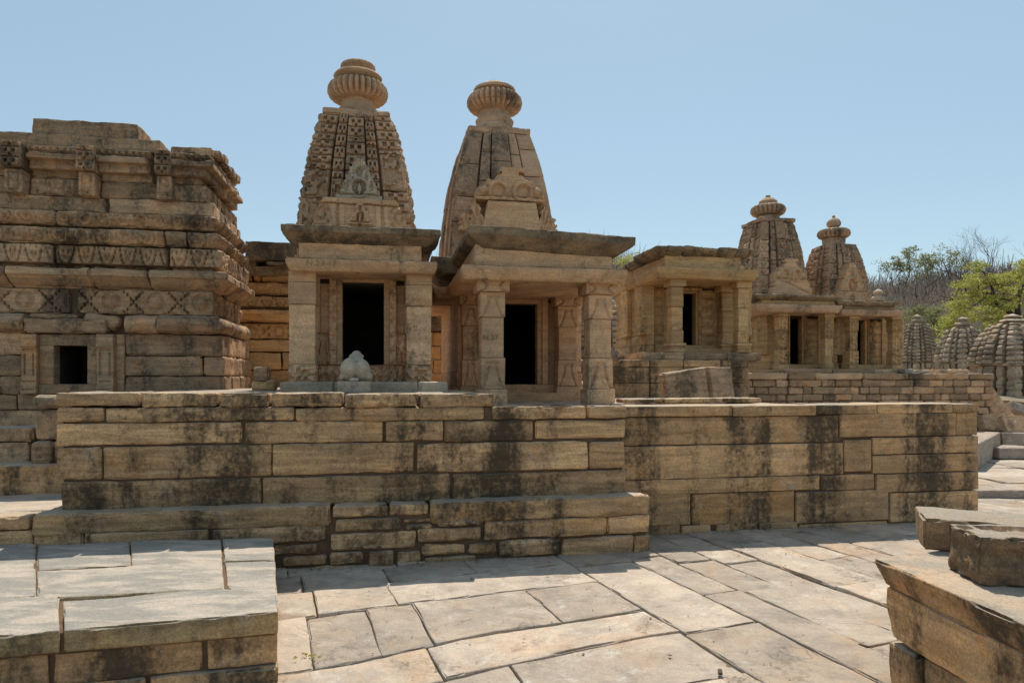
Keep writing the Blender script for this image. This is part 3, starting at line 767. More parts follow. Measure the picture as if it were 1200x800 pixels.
# ================================================================ BIG RUINED TEMPLE (left)
VT = 9.0; VB = 10.65
tm = Thing('ruined_temple', 'large roofless temple at far left built of stacked carved mouldings', 'temple', (U(100, VT), VT, 1.2))
P_tor = lambda t: .13 * np.sin(np.pi * np.clip(t, 0, 1)) ** .6
P_cor = lambda t: .15 * np.clip((t - .08) / .5, 0, 1) ** .8 + .03 * (t > .6) - .03 * (t < .1)
P_pet = lambda t: .09 * (t > .2) - .03 * (t <= .2)
P_slb = lambda t: .03 + .07 * np.clip(t * 2, 0, 1)
P_ent = lambda t: -.02 + .09 * (t > .3) + .08 * (t > .68)
P_flat = lambda t: 0 * t
def course(T, v, vb, rows, mat, pm=130, dpt=.34, cell=.03, fine=.013, left=-70, kw=None):
    kw = kw or dict(r=.022, rough=.010, chip=.05, edge=.010)
    for (nm, y0, y1, prof, rel, blocks, crush) in rows:
        W = MB()
        cz = fine if rel or prof is not P_flat else cell
        ce = fine if rel else cell
        last = max(b[1] for b in blocks)
        pb_ = None
        for b in blocks:
            if pb_ is not None and b[0] - pb_ > 8: T.part(nm, W, mat); W = MB()
            pb_ = b[1]
            end = b[1] == last and b[1] > 200 or (b[1] == last and crush)
            rr_ = rel if (len(b) < 3 or b[2]) else None
            stone(W, U(b[0], v) + .004, U(b[1], v) - (0 if end else .004), v + random.uniform(-.012, .004), v + dpt, Z(y1, pm, v) + .003, Z(y0, pm, v) - .003,
                  cell=ce if rr_ else cell, cz=cz, cy=cell, prof=prof, relief=rr_, sides='FR' if end else 'F', **kw)
        uc = U(last, v)
        if crush:
            for a, b in run(v + dpt, vb, .25, .5):
                stone(W, uc - .4, uc + random.uniform(-.008, .006), a + .004, b - .004, Z(y1, pm, v) + .003, Z(y0, pm, v) - .003, cell=cell, cz=cz, cy=ce, prof=prof, relief=rel, sides='R', **kw)
        T.part(nm, W, mat)
rowsT = [
 ('base_course', 441, 462, P_flat, None, [(-70, 0), (0, 27), (146, 265)], 1),
 ('base_course', 417, 440.5, P_flat, None, [(-70, 27), (146, 237), (237.5, 263)], 1),
 ('base_course', 391, 416.5, P_flat, None, [(-70, 27), (146, 261)], 1),
 ('rounded_moulding', 368, 391, P_tor, None, [(-70, 32), (148, 186), (186, 252)], 1),
 ('lozenge_frieze', 339, 368, P_flat, rl_xdia, [(-70, 82), (90, 249)], 1),
 ('cornice', 317, 339, P_cor, None, [(-70, 13), (15, 112), (112, 177), (178.5, 252)], 1),
 ('petal_frieze', 290, 317, P_pet, rl_petal, [(-70, 65), (68, 198), (201, 252)], 1),
 ('scroll_band', 270, 288, P_slb, rl_scroll, [(-70, 195), (196, 221, 0), (222, 250)], 1),
 ('weathered_slab', 251, 267, P_slb, rl_scroll, [(-70, 67), (69, 250)], 1),
 ('plain_course', 232, 250.5, P_flat, None, [(-70, 124), (127, 250)], 1),
 ('niche_band', 212, 232, P_flat, rl_panel, [(-70, 9, 0), (34, 98, 0), (118, 186, 0), (187, 243, 0)], 1),
 ('entablature', 186, 212, P_ent, None, [(-70, 10), (36, 98), (117, 179), (194, 238)], 1),
 ('drilled_band', 177, 187, P_slb, rl_holes, [(-70, 33), (36, 179), (195, 239)], 1)]
course(tm, VT, VB, rowsT, M['temple'])
W = MB(); kt = dict(cell=.03, cy=.05, r=.02, rough=.010, chip=.06, edge=.012)
stone(W, U(33, VT), U(188, VT), VT - .02, VT + .9, Z(176, 110, VT), Z(160, 110, VT), **kt)
stone(W, U(-70, VT), U(32, VT), VT - .01, VT + .9, Z(174, 10, VT), Z(154, 10, VT), **kt)
stone(W, U(34, VT), U(160, VT), VT + .03, VT + .7, Z(160, 100, VT), Z(140.5, 100, VT), **dict(kt, tint=(.3, .2, .6)))
stone(W, U(196, VT), U(243, VT) + .03, VT + .12, VB - .1, Z(177, 220, VT), Z(168, 220, VT) - .0, **kt)
for i in range(5):
    a = VT + .2 + i * .26; stone(W, U(232, VT), U(243, VT) + .09 + random.uniform(0, .03), a, a + .22, Z(176, 240, VT) - .02, Z(168, 240, VT) + random.uniform(-.03, .03), **kt)
tm.part('top_slabs', W, M['temple'])
for (p0, p1) in ((11, 33), (97, 117), (187, 205)):
    W = MB()
    stone(W, U(p0, VT), U(p1, VT), VT - .2, VT + .1, Z(204, 100, VT), Z(176, 100, VT), cell=.012, cy=.04, rough=.003, chip=.015, relief=lambda a, z, w, h: rl_gav(a, z, w, h, .12) * .9)
    stone(W, U(p0, VT) + .005, U(p1, VT) - .005, VT - .13, VT + .1, Z(232, 100, VT), Z(205, 100, VT), cell=.012, cy=.04, rough=.003, chip=.015, relief=lambda a, z, w, h: rl_panel(a, z, w, h) * .8)
    tm.part('niche_post', W, M['temple'])
W = MB()
stone(W, U(33, VT), U(128, VT), VT - .12, VT + .3, Z(391, 80, VT), Z(374, 80, VT), cell=.03, r=.03, rough=.012, chip=.05, edge=.01)
stone(W, U(35, VT), U(92, VT), VT - .05, VT + .3, Z(374, 80, VT), Z(368, 80, VT), cell=.02, r=.02, rough=.01, chip=.03)
stone(W, U(100, VT), U(140, VT), VT - .04, VT + .3, Z(383, 110, VT), Z(368, 110, VT), cell=.03, r=.04, rough=.015, chip=.05, warp=rotwarp(U(120, VT), VT, 0, 0, .2, Z(375, 110, VT)))
tm.part('broken_moulding', W, M['temple'])
W = MB()   # dark lower blocks and step seen left of the near wall
for b in [(-80, 38, 501, 517), (-80, 34, 518, 546)]:
    stone(W, U(b[0], 7.3) , U(b[1], 7.3) - .01, 7.3 + random.uniform(-.02, .02), 7.8, Z(b[3], 30, 7.3), Z(b[2], 30, 7.3) - .006, cell=.035, r=.02, rough=.008, chip=.04, edge=.006)
for b in [(-80, 20, 462, 480), (20.5, 146, 461, 480), (-80, 60, 480.5, 500), (60, 146, 480, 510), (-80, 140, 501, 530)]:
    stone(W, U(b[0], VT), U(b[1], VT) - .01, VT + random.uniform(-.01, .01), VT + .3, Z(b[3], 30, VT), Z(b[2], 30, VT) - .006, cell=.04, rough=.006, chip=.03)
stone(W, U(36, 7.1), U(140, 7.1), 7.08, 7.6, Z(479, 50, 7.1), Z(463, 50, 7.1), cell=.03, r=.05, rough=.01, chip=.04, tint=(.2, .2, 1))
stone(W, U(39, 7.1), U(130, 7.1), 7.12, 7.6, Z(516, 50, 7.1), Z(480, 50, 7.1), cell=.03, r=.03, rough=.012, chip=.04, tint=(.4, .5, .9))
stone(W, U(35, 7.1), U(60, 7.1), 7.1, 7.6, Z(546, 50, 7.1), Z(517, 50, 7.1), cell=.03, r=.03, rough=.012, chip=.04, tint=(.4, .7, .9))
stone(W, U(60.5, 7.1), U(120, 7.1), 7.13, 7.6, Z(546, 50, 7.1), Z(517, 50, 7.1), cell=.03, r=.03, rough=.012, chip=.04, tint=(.4, .7, .9))
tm.part('lower_blocks', W, M['temple'])
W = MB()
for a, b in run(U(-90, 6.98), U(150, 6.98), 1.2, 1.6): stone(W, a, b - .01, 6.97, 7.7, .5, .785, cell=.04, cy=.08, rough=.005, chip=.02)
tm.part('step', W, M['wall2'])
# window niche with two carved pilasters
wn = MB(); v = VT
def pb(mb, p0, p1, y0, y1, va, vb_, **k):
    pm = (p0 + p1) / 2
    stone(mb, U(p0, v), U(p1, v), va, vb_, Z(y1, pm, v), Z(y0, pm, v), **k)
kf = dict(cell=.03, cy=.05, r=.008, rough=.003, chip=.012)
pb(wn, 48, 117, 392, 405, VT - .05, VT + .12, **kf); pb(wn, 48, 117, 450, 461, VT - .06, VT + .12, **kf)
pb(wn, 48, 65, 405, 450, VT - .045, VT + .12, **kf); pb(wn, 104, 117, 405, 450, VT - .045, VT + .12, **kf); pb(wn, 137, 146, 392, 461, VT - .02, VT + .3, **kf)
pb(wn, 27, 30, 392, 461, VT - .02, VT + .3, **kf)
wf = tm.part('window_frame', wn, M['temple'])
for p0, p1 in ((30, 48), (117, 137)):
    W = MB(); pb(W, p0, p1, 392, 461, VT - .11, VT + .1, cell=.011, cz=.011, cy=.04, r=.005, rough=.002, chip=.01, relief=rl_pil); tm.part('window_pilaster', W, M['temple'], wf)
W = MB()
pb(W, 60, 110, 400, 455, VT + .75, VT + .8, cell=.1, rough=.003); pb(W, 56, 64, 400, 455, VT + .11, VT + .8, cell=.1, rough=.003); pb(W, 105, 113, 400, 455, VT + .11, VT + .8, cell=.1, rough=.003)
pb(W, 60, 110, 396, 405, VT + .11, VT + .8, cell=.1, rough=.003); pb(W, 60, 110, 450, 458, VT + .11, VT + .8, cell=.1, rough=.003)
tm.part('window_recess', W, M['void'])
# solid core kept clear of the window recess
W = MB(); ucr = U(238, VT) - .05; zr0, zr1 = Z(462, 85, VT), Z(396, 85, VT)
box(W, U(-70, VT), U(56, VT) - .01, VT + .06, VB - .05, 0, Z(178, 100, VT) - .02, rough=.01); box(W, U(113, VT) + .01, ucr, VT + .06, VB - .05, 0, Z(178, 100, VT) - .02, rough=.01)
box(W, U(56, VT) - .02, U(113, VT) + .02, VT + .06, VB - .05, zr1 + .03, Z(178, 100, VT) - .03, rough=.01); box(W, U(56, VT) - .02, U(113, VT) + .02, VT + .06, VB - .05, .0, zr0, rough=.01)
box(W, U(56, VT) - .02, U(113, VT) + .02, VT + .85, VB - .06, zr0 - .02, zr1 + .06, rough=.01)
tm.part('rubble_core', W, M['mortar'])

# ================================================================ TEMPLE SEEN BEHIND, between the left temple and the first shrine
VR = 11.7
tb = Thing('ruined_temple', 'golden carved temple wall in the gap between the large left temple and bull shrine', 'temple', (U(320, VR), VR, 1.45))
rowsB = [('base_course', 434, 459, P_flat, None, [(270, 312), (313, 352)], 0), ('base_course', 413, 433, P_flat, None, [(270, 330), (331, 352)], 0),
 ('base_course', 398, 412, P_flat, None, [(270, 352)], 0), ('lozenge_frieze', 379, 397, P_flat, rl_xdia, [(270, 352)], 0), ('cornice', 364, 378, P_cor, None, [(270, 352)], 0),
 ('petal_frieze', 348, 363, P_pet, rl_petal, [(270, 352)], 0), ('scroll_band', 332, 346, P_slb, rl_scroll, [(270, 352)], 0), ('plain_course', 322, 331, P_slb, None, [(270, 296), (297, 306), (307, 352)], 0)]
course(tb, VR, 13.4, rowsB, M['gold'], pm=315, cell=.05, fine=.022)
W = MB()
stone(W, U(287, 11.3), U(345, 11.3), 11.3, 12.3, Z(305, 315, 11.3), Z(283, 315, 11.3), cell=.05, rough=.01, chip=.04, tint=(.2, .2, .9))
stone(W, U(312, 11.3), U(338, 11.3), 11.3, 12, Z(310, 315, 11.3), Z(306, 315, 11.3), cell=.05, rough=.01, chip=.04)
stone(W, U(300, 11.4), U(345, 11.4), 11.4, 12.3, Z(321, 315, 11.4), Z(311, 315, 11.4), cell=.04, rough=.015, chip=.04, warp=rotwarp(U(320, 11.4), 11.4, 0, 0, -.1, Z(316, 315, 11.4)))
stone(W, U(285, 11.4), U(300, 11.4), 11.4, 12.2, Z(321, 315, 11.4), Z(305, 315, 11.4), cell=.04, rough=.02, chip=.04)
tb.part('fallen_roof_slabs', W, M['dark'])
W = MB(); box(W, U(270, VR), U(352, VR), VR + .1, 13.4, 1.2, Z(321, 315, VR)); tb.part('rubble_core', W, M['mortar'])
tw = Thing('stone_wall', 'narrow stretch of pinkish block wall seen between the two tall shrines', 'wall', (U(515, 12.3), 12.3, 1.3))
W = MB()
for i, (a, b) in enumerate([(455, 470), (438, 454), (422, 437), (406, 421), (389, 405)]):
    for c, d in run(U(480, 12.3), U(552, 12.3), .35, .7): stone(W, c, d - .006, 12.3 + random.uniform(-.01, .01), 12.7, Z(b, 515, 12.3), Z(a, 515, 12.3) - .004, cell=.05, rough=.006, chip=.03)
tw.part('wall_blocks', W, M['gold'])
W = MB()
for (a, b, c, d, tt) in [(370, 388, 480, 552, .9), (362, 369, 490, 540, .5), (352, 360, 500, 535, .2)]: stone(W, U(c, 12.2), U(d, 12.2), 12.2, 12.9, Z(b, 515, 12.3), Z(a, 515, 12.3), cell=.05, rough=.012, chip=.05, tint=(.3, .3, tt))
tw.part('roof_slabs', W, M['dark'])

# ================================================================ PORCH SHRINES
def pillar(T, u0, u1, v0, v1, z0, z1, kind, mat, scale=1., sides='F'):
    w_ = u1 - u0; h = z1 - z0; f = .012 * scale
    def sec(mb, a, b, gx, rel, fine=f):
        stone(mb, u0 - gx * w_, u1 + gx * w_, v0 - gx * w_, v1 + gx * w_, z0 + a * h + .002, z0 + b * h - .002, cell=fine if rel else .03 * scale, cy=fine if rel and sides != 'F' else .05, r=.006, rough=.0022, chip=.014, relief=rel, sides=sides, edge=.0015)
    W = MB()
    if kind == 'plain':
        sec(W, .0, .16, .0, rl_carve); sec(W, .16, .70, -.02, None); sec(W, .70, .90, .01, None); sec(W, .90, 1, .0, None)
        return T.part('pillar', W, mat)
    if kind == 'lotus':
        sec(W, .13, .38, .0, rl_lotus); sec(W, .38, .70, -.05, None); sec(W, .70, .90, .0, rl_lotus)
        p = T.part('pillar', W, mat)
        B = MB(); sec(B, 0, .13, .08, None); T.part('base', B, mat, p)
        B = MB(); sec(B, .90, 1, .16, rl_hour); T.part('capital', B, mat, p); return p
    if kind == 'faceted':
        sec(W, .13, .3, .0, None); sec(W, .3, .62, -.05, None); sec(W, .62, .9, .0, None)
        p = T.part('pillar', W, mat)
        B = MB(); sec(B, 0, .05, .14, None); sec(B, .05, .09, .10, None); sec(B, .09, .13, .16, None); T.part('base', B, mat, p)
        B = MB(); sec(B, .90, 1, .16, None); T.part('capital', B, mat, p); return p
    if kind == 'carved':
        sec(W, .08, .34, .02, rl_carve); sec(W, .34, .7, -.06, rl_carve); sec(W, .7, .92, .02, rl_carve)
        p = T.part('pillar', W, mat)
        B = MB(); sec(B, 0, .08, .12, None); T.part('base', B, mat, p)
        B = MB(); sec(B, .92, 1, .12, None); T.part('capital', B, mat, p); return p
    if kind == 'pot':
        sec(W, .22, .55, -.04, None); sec(W, .55, .92, .02, rl_carve)
        p = T.part('pillar', W, mat)
        B = MB(); cu, cv = (u0 + u1) / 2, (v0 + v1) / 2; r = w_ * .72
        lathe(B, cu, cv, [(r * .8, z0, 0, 0), (r * 1.0, z0 + .05 * h, 0, 0), (r * .95, z0 + .1 * h, 0, 0), (r * .7, z0 + .15 * h, 0, 0), (r * .72, z0 + .24 * h, 0, 0), (r * .2, z0 + .25 * h, 0, 0)], 32)
        T.part('base', B, mat, p)
        B = MB(); sec(B, .92, 1, .12, None); T.part('capital', B, mat, p); return p

def shrine(label, d, group=None):
    nf = d.get('nf', 1.)
    d['pl'] = (d['pl'][1] - nf * (d['pl'][1] - d['pl'][0]), d['pl'][1]); d['pr'] = (d['pr'][1] - nf * (d['pr'][1] - d['pr'][0]), d['pr'][1])
    vf, zb, zt = d['vf'], d['zb'], d['zt']
    T = Thing('porch_shrine', label, 'shrine', ((d['pl'][0] + d['pr'][1]) / 2, vf, zb))
    m = d['mat']; s = d.get('scale', 1.)
    for q, (a, b) in enumerate((d['pl'], d['pr'])):
        pillar(T, a, b, vf, vf + (b - a) * .9, zb, zt, d['pk'][q], m, s, d.get('psides', 'F'))
    vd = vf + d['porch']
    for (a, b) in (d['rl'], d['rr']):
        if a is not None: pillar(T, a, b, vd - (b - a) * .8, vd + .02, zb + .02, zt, d['rk'], m, s)
    # side beams and porch ceiling
    W = MB()
    for (a, b), (ra, rb) in ((d['pl'], d['rl']), (d['pr'], d['rr'])):
        stone(W, a + .02, b - .02, vf + .1, vd + .05, zt + .003, zt + .14, cell=.06, rough=.004, chip=.02)
    stone(W, d['pl'][0], d['pr'][1], vf + .02, vf + .2, zt + .004, zt + .13, cell=.06, rough=.003)
    T.part('lintel', W, m)
    e0, e1, ez0, ez1, eo = d['eave']
    W = MB(); s0, s1 = d['sanct']; vb_ = vd + d['sd']
    pe = lambda t: -.5 * eo * np.clip(1 - t * 1.6, 0, 1) ** 1.2 * .5
    es = dict(cell=.03 * s, cy=.05, r=.012, rough=.005, chip=.03, edge=.006)
    stone(W, e0, e1, vf - eo, vd + .1, ez0, ez1, prof=pe, sides='FRL', relief=d.get('erel'), **es)
    so_ = d.get('sideover', .12)
    for a, b in run(vd + .1, vb_ + .1, .5, .9):
        k = random.uniform(-.04, .03) if d.get('rag') else 0
        stone(W, s0 - so_ + k, s1 + so_ - k, a, b - .01, ez0 + random.uniform(-.01, .01), ez1 + random.uniform(-.02, .02), prof=pe, sides='FRL', **es)
    T.part('eave', W, d.get('emat', m))
    W = MB(); f0, f1, fz0, fz1, fv = d['frieze']
    stone(W, f0, f1, fv, vd + .1, fz0, fz1 + .01, cell=.016 * s if d.get('frel') else .04, cy=.06, r=.006, rough=.003, chip=.02, relief=d.get('frel'), sides='FL' if d.get('frelL') else 'F')
    for a, b in run(vd + .1, vb_, .5, .9): stone(W, s0 - .0, s1 + .0, a, b - .005, fz0, fz1 + .01, cell=.06, rough=.005, chip=.03)
    T.part('frieze', W, m)
    W = MB(); r0, r1, rz0, rz1, ro = d['roof']
    pr_ = lambda t: -ro * .8 * np.clip(1 - t * 1.7, 0, 1)
    kr = dict(cell=.026 * s, cy=.05, r=.014, rough=.006 * s, chip=.03 * s, edge=.005)
    if d.get('rsplit'):
        for a, b in run(r0, r1, *d['rsplit']): stone(W, a, b - .004, vf - ro, vd + .1, rz0, rz1 + random.uniform(-.01, .01), prof=pr_, sides='F' + ('L' if a == r0 else '') + ('R' if b == r1 else ''), **kr)
    else: stone(W, r0, r1, vf - ro, vd + .15, rz0, rz1, prof=pr_, sides='FRL', warp=d.get('rwarp'), **kr)
    for a, b in run(vd + .15, vb_ + .1, .4, .7):
        k = random.uniform(-.05, .05)
        stone(W, s0 - so_ * 1.1 + k, s1 + so_ * 1.1 - k, a, b - .01, rz0, rz1 - .02 + random.uniform(-.03, .02), prof=lambda t: -so_ * .6 * np.clip(1 - t * 1.7, 0, 1), sides='RL', **kr)
    T.part('roof_slab', W, d.get('rmat', M['dark']))
    # cell: side, back walls, front with doorway
    D0, D1, dz0, dz1 = d['door']
    W = MB(); ks = dict(cell=.06, cy=.03 if d.get('srel') else .08, r=.008, rough=.004, chip=.02)
    zb2 = zb - .02; zs = zb + .28 * (zt - zb); ztp = ez0 + .01
    for side, (a, b) in (('L', (s0, s0 + .16)), ('R', (s1 - .16, s1))):
        cs = run(vd, vb_, .28, .45) if d.get('srel') else run(vd, vb_, .6, 1.0)
        stone(W, a - (.04 if side == 'L' else 0), b + (.04 if side == 'R' else 0), vd, vb_, zb2, zb2 + .5 * (zs - zb2), cell=.05, cy=.06, rough=.006, chip=.03)
        stone(W, a - (.01 if side == 'L' else 0), b + (.01 if side == 'R' else 0), vd, vb_, zb2 + .5 * (zs - zb2), zs, cell=.05, cy=.06, rough=.006, chip=.03)
        for i, (p, q) in enumerate(cs):
            ii = i % 2; o_ = .08 if (ii == 0 and d.get('srel')) else 0
            stone(W, a - (o_ if side == 'L' else 0), b + (o_ if side == 'R' else 0), p + .004, q - .004, zs, ztp, cell=.03 * s, cz=.02 * s, cy=.018 * s if d.get('srel') else .06, r=.006, rough=.003, chip=.014, relief=rl_pil if d.get('srel') else None, sides=side)
    stone(W, s0 + .17, s1 - .17, vb_ - .18, vb_, zb2, ztp, cell=.15, rough=.004)
    T.part('cell_wall', W, m)
    W = MB(); fw = d.get('fw', .13); fb = dict(cell=.02 * s, cz=.014 * s, cy=.05, r=.005, rough=.002, chip=.01)
    for sg, (a, b) in ((1, (s0 + .165, D0 - fw)), (-1, (D1 + fw, s1 - .165))):
        if b - a > .03:
            n = 2 if b - a > .15 else 1
            for i in range(n):
                x0_ = a + (b - a) * i / n; x1_ = a + (b - a) * (i + 1) / n; o_ = .03 * (i if sg > 0 else n - 1 - i)
                figs = d.get('figs')
                zf = dz0 + .38 * (dz1 - dz0)
                if figs:
                    if i == 0: stone(W, a, b, vd - .07, vd + .16, dz0, zf, relief=rl_fig, **dict(fb, cell=.012))
                    stone(W, x0_, x1_ - .002, vd + o_, vd + .16, zf, ztp, relief=None, **fb)
                else: stone(W, x0_, x1_ - .002, vd - .0 + o_, vd + .16, dz0, ztp, relief=rl_doorband if d.get('dband') and i == 0 else None, **fb)
    stone(W, s0 + .165, s1 - .165, vd + .015, vd + .17, dz1 + fw * .9, ztp, relief=rl_scroll, **fb)
    T.part('porch_wall', W, m)
    W = MB()
    for a, b in ((D0 - fw, D0 - fw * .45), (D1 + fw * .45, D1 + fw)): stone(W, a, b, vd - .03, vd + .17, dz0, dz1 + fw * .45, relief=rl_doorband if d.get('dband') else None, **fb)
    for a, b in ((D0 - fw * .45, D0), (D1, D1 + fw * .45)): stone(W, a, b, vd + .0, vd + .16, dz0, dz1, **fb)
    stone(W, D0 - fw * .45, D1 + fw * .45, vd + .0, vd + .16, dz1, dz1 + fw * .42, **fb)
    stone(W, D0 - fw, D1 + fw, vd - .03, vd + .17, dz1 + fw * .45, dz1 + fw * .9, relief=rl_carve if d.get('dband') else None, **fb)
    T.part('door_frame', W, m)
    W = MB()
    if dz0 > zb + .05:
        if d.get('figs'):
            stone(W, s0 + .165, s1 - .165, vd - .09, vd + .2, zb, dz0 - .004, relief=lambda a, z, w, h: rl_fig(a, z, w, h) * .8, **dict(fb, cell=.012))
        else:
            stone(W, s0 + .165, s1 - .165, vd - .05, vd + .2, zb, dz0 - .004, **fb)
            stone(W, s0 + .165, s1 - .165, vd - .28, vd - .05, zb, zb + .5 * (dz0 - zb), **fb)
        T.part('threshold', W, m)
    W = MB()   # near-black lining, the shade of the cell put into its colour
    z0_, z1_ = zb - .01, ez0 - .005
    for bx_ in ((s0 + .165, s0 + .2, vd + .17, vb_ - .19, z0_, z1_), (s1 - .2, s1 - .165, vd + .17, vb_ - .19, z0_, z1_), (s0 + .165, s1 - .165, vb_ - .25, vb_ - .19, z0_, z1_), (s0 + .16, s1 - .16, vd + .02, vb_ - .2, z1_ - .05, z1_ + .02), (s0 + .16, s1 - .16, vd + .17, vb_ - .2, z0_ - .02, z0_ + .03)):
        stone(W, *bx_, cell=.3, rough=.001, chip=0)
    T.part('cell_shade_lining', W, M['void'])
    if 'base' in d:
        W = MB(); b0_, b1_, bz0, bz1, bv = d['base']
        for a, b in run(b0_, b1_, .5, 1.0): stone(W, a, b - .004, bv, vf + .6, bz0, bz1, cell=.03, cy=.06, r=.015, rough=.006, chip=.03)
        stone(W, s0 - .1, s1 + .1, vf + .6, vb_ + .05, bz0, bz1 - .02, cell=.15, rough=.005)
        T.part('base_slab', W, d.get('bmat', m))
    else:
        W = MB(); stone(W, min(s0, d['pl'][0]) - .03, max(s1, d['pr'][1]) + .03, vf - .02, vb_, zb - .14, zb, cell=.1, rough=.003, chip=.02)
        T.part('base_slab', W, d.get('bmat', m))
    return T

# ---- first shrine (kneeling bull in front)
v = 7.45
def UU(p, vv): return U(p, vv)
s1_ = dict(vf=v, zb=1.558, zt=Z(319, 421, v), pl=(U(338, v), U(370, v)), pr=(U(476, v), U(506, v)), pk=('plain', 'plain'), porch=.45, rl=(None, None), rr=(None, None), rk='plain', mat=M['shrine'],
    eave=(U(334, 7.3), U(513, 7.3), Z(318, 421, 7.3), Z(304, 421, 7.3), .15), frieze=(U(350, 7.42), U(494, 7.42), Z(304, 421, 7.4), Z(281, 421, 7.4), 7.42), frel=rl_zig,
    roof=(U(328, 7.25), U(517, 7.25), Z(283, 421, 7.25), Z(265, 421, 7.25), .2), sanct=(U(341, 7.55), U(503, 7.55)), sd=2.1,
    door=(U(401, 7.9), U(450, 7.9), Z(427, 421, 7.9), Z(331, 421, 7.9)), figs=True, dband=True, fw=.14, sideover=.06,
    base=(U(328, 7.05), U(525, 7.05), 1.42, 1.56, 7.05), bmat=M['grey'])
S1 = shrine('tall shrine with a stone bull at its door, carved spire and two plain square pillars', s1_)
def crest(T, pts, v0, v1, mat, name, rel=None, cell=.02, parent=None):
    """stepped pediment made of stacked carved tiers: list of (px0,px1,y0,y1)"""
    W = MB()
    for (a, b, y0, y1, r_) in pts:
        pm = (a + b) / 2
        stone(W, U(a, v0), U(b, v0), v0, v1, Z(y1, pm, v0), Z(y0, pm, v0) - .003, cell=.012, cy=.05, r=.008, rough=.004, chip=.02, relief=r_, edge=.004)
    return T.part(name, W, mat, parent)
v = 9.05; cu = U(419.5, v)
W = MB()
spire_faces(W, cu, v, 3.03, 4.90, .675, .42, [(-.20, .20, .12, 0), (-.46, -.24, .06, .05), (.24, .46, .06, .05), (-1, -.52, 0, .1), (.52, 1, 0, .02)], p=2.2, res=.0125, joints=.42, ch=.165)
SP = S1.part('spire', W, M['spire'])
W = MB()
stone(W, cu - .415, cu + .415, v - .415, v + .415, 4.90, 4.985, cell=.04, r=.02, rough=.008, chip=.05)
for i in range(2): stone(W, cu - .38, cu + .38, v - .38, v + .38, 4.84, 4.91, cell=.05)
S1.part('spire_cap', W, M['spire'], SP)
W = MB()
pts = [(.24, 4.72, 0, 0), (.26, 4.84, 0, 0), (.235, 4.88, 0, 0), (.25, 4.93, 0, 0), (.21, 4.98, 0, 0), (.20, 5.06, 0, 0)] + ribbed(.375, 5.175, .235, .24, 28) + [(.22, 5.30, 0, 0), (.285, 5.335, 0, 0), (.298, 5.36, 0, 0), (.28, 5.385, 0, 0), (.19, 5.40, 0, 0), (.165, 5.425, 0, 0), (.19, 5.45, .06, 36), (.215, 5.47, .08, 36), (.216, 5.50, .08, 36), (.195, 5.52, .06, 36), (.10, 5.545, 0, 0), (.02, 5.55, 0, 0)]
pts = [(r * 1.05, 1.6 + (z - 1.6) * 1.05, am, n) for r, z, am, n in pts]
lathe(W, cu, v, pts, 240, .004)
S1.part('amalaka', W, M['spire'], SP)
def rl_disc(cx, cz, r):
    def f(a, z, w, h):
        q = np.hypot(a - w * cx, z - h * cz)
        return np.where(q < r, -.045, .012 * (q < r * 1.25)) + .03 * (np.hypot((a - w * cx), (z - h * cz) * .8) < r * .35) + .005 * n2(a, z, 30, 2)
    return f
vq = v - .72 - .19
def cpart(T, name, p0, p1, y0, y1, va, vb_, fi, fr, parent, mat='grey', cell=.013):
    W = MB(); pm = (p0 + p1) / 2
    cutout(W, U(p0, va), U(p1, va), Z(y1, pm, va), Z(y0, pm, va), va, vb_, fi, fr, cell, (.6, .3, .3))
    return T.part(name, W, M[mat], parent, smooth=50)
cpart(S1, 'pediment', 366, 477, 233, 267, vq, vq + .3, in_ped, rel_ped, SP, 'shrine')
cpart(S1, 'dormer_gable', 394, 448, 186, 233, vq + .03, vq + .35, in_arch, rel_arch, SP, 'grey')
cpart(S1, 'dormer_gable', 408, 436, 236, 262, vq - .05, vq + .1, in_arch, rel_arch, SP, 'shrine')

# ---- second shrine
v = 7.35
def rw(P):
    P = P.copy(); P[:, 2] -= np.clip(P[:, 0] - U(560, 7.29), 0, 2) * .035; return P
s2_ = dict(vf=v, zb=1.295, zt=Z(329, 640, v), pl=(U(560, v), U(592, v)), pr=(U(687, v), U(718, v)), pk=('lotus', 'lotus'), nf=.9, porch=1.5, rl=(U(541, 8.72), U(561, 8.72)), rr=(U(652, 8.72), U(675, 8.72)), rk='lotus', mat=M['shrine'],
    eave=(U(541, 7.18), U(736, 7.18), Z(329, 640, 7.18), Z(313, 640, 7.18), .18), frieze=(U(557, 7.29), U(717, 7.29), Z(313, 640, 7.29), Z(290, 640, 7.29), 7.29),
    roof=(U(549, 7.12), U(745, 7.12), Z(291, 640, 7.12), Z(267, 640, 7.12), .24), rwarp=rw, sanct=(U(536, 8.9), U(680, 8.9)), sd=2.8, rag=True,
    door=(U(588, 8.9), U(629, 8.9), Z(450, 610, 8.9), Z(356, 610, 8.9)), fw=.14, sideover=.28, emat=M['shrine'])
S2 = shrine('tall smooth-spired shrine with an open pillared porch, right of the bull shrine', s2_)
v = 10.94; cu = U(579.5, v)
W = MB()
spire_faces(W, cu, v, 3.129, 5.47, 0.823, 0.49, [(-.24, .24, .10, 0), (-.50, -.27, .05, 0), (.27, .50, .05, 0), (-1, -.54, 0, 0), (.54, 1, 0, 0)], p=2.3, res=.03, joints=.47, style='plain')
SP = S2.part('spire', W, M['spire'])
W = MB(); stone(W, cu - .5, cu + .5, v - .5, v + .5, 5.46, 5.57, cell=.04, r=.02, rough=.01, chip=.05)
S2.part('spire_cap', W, M['spire'], SP)
W = MB()
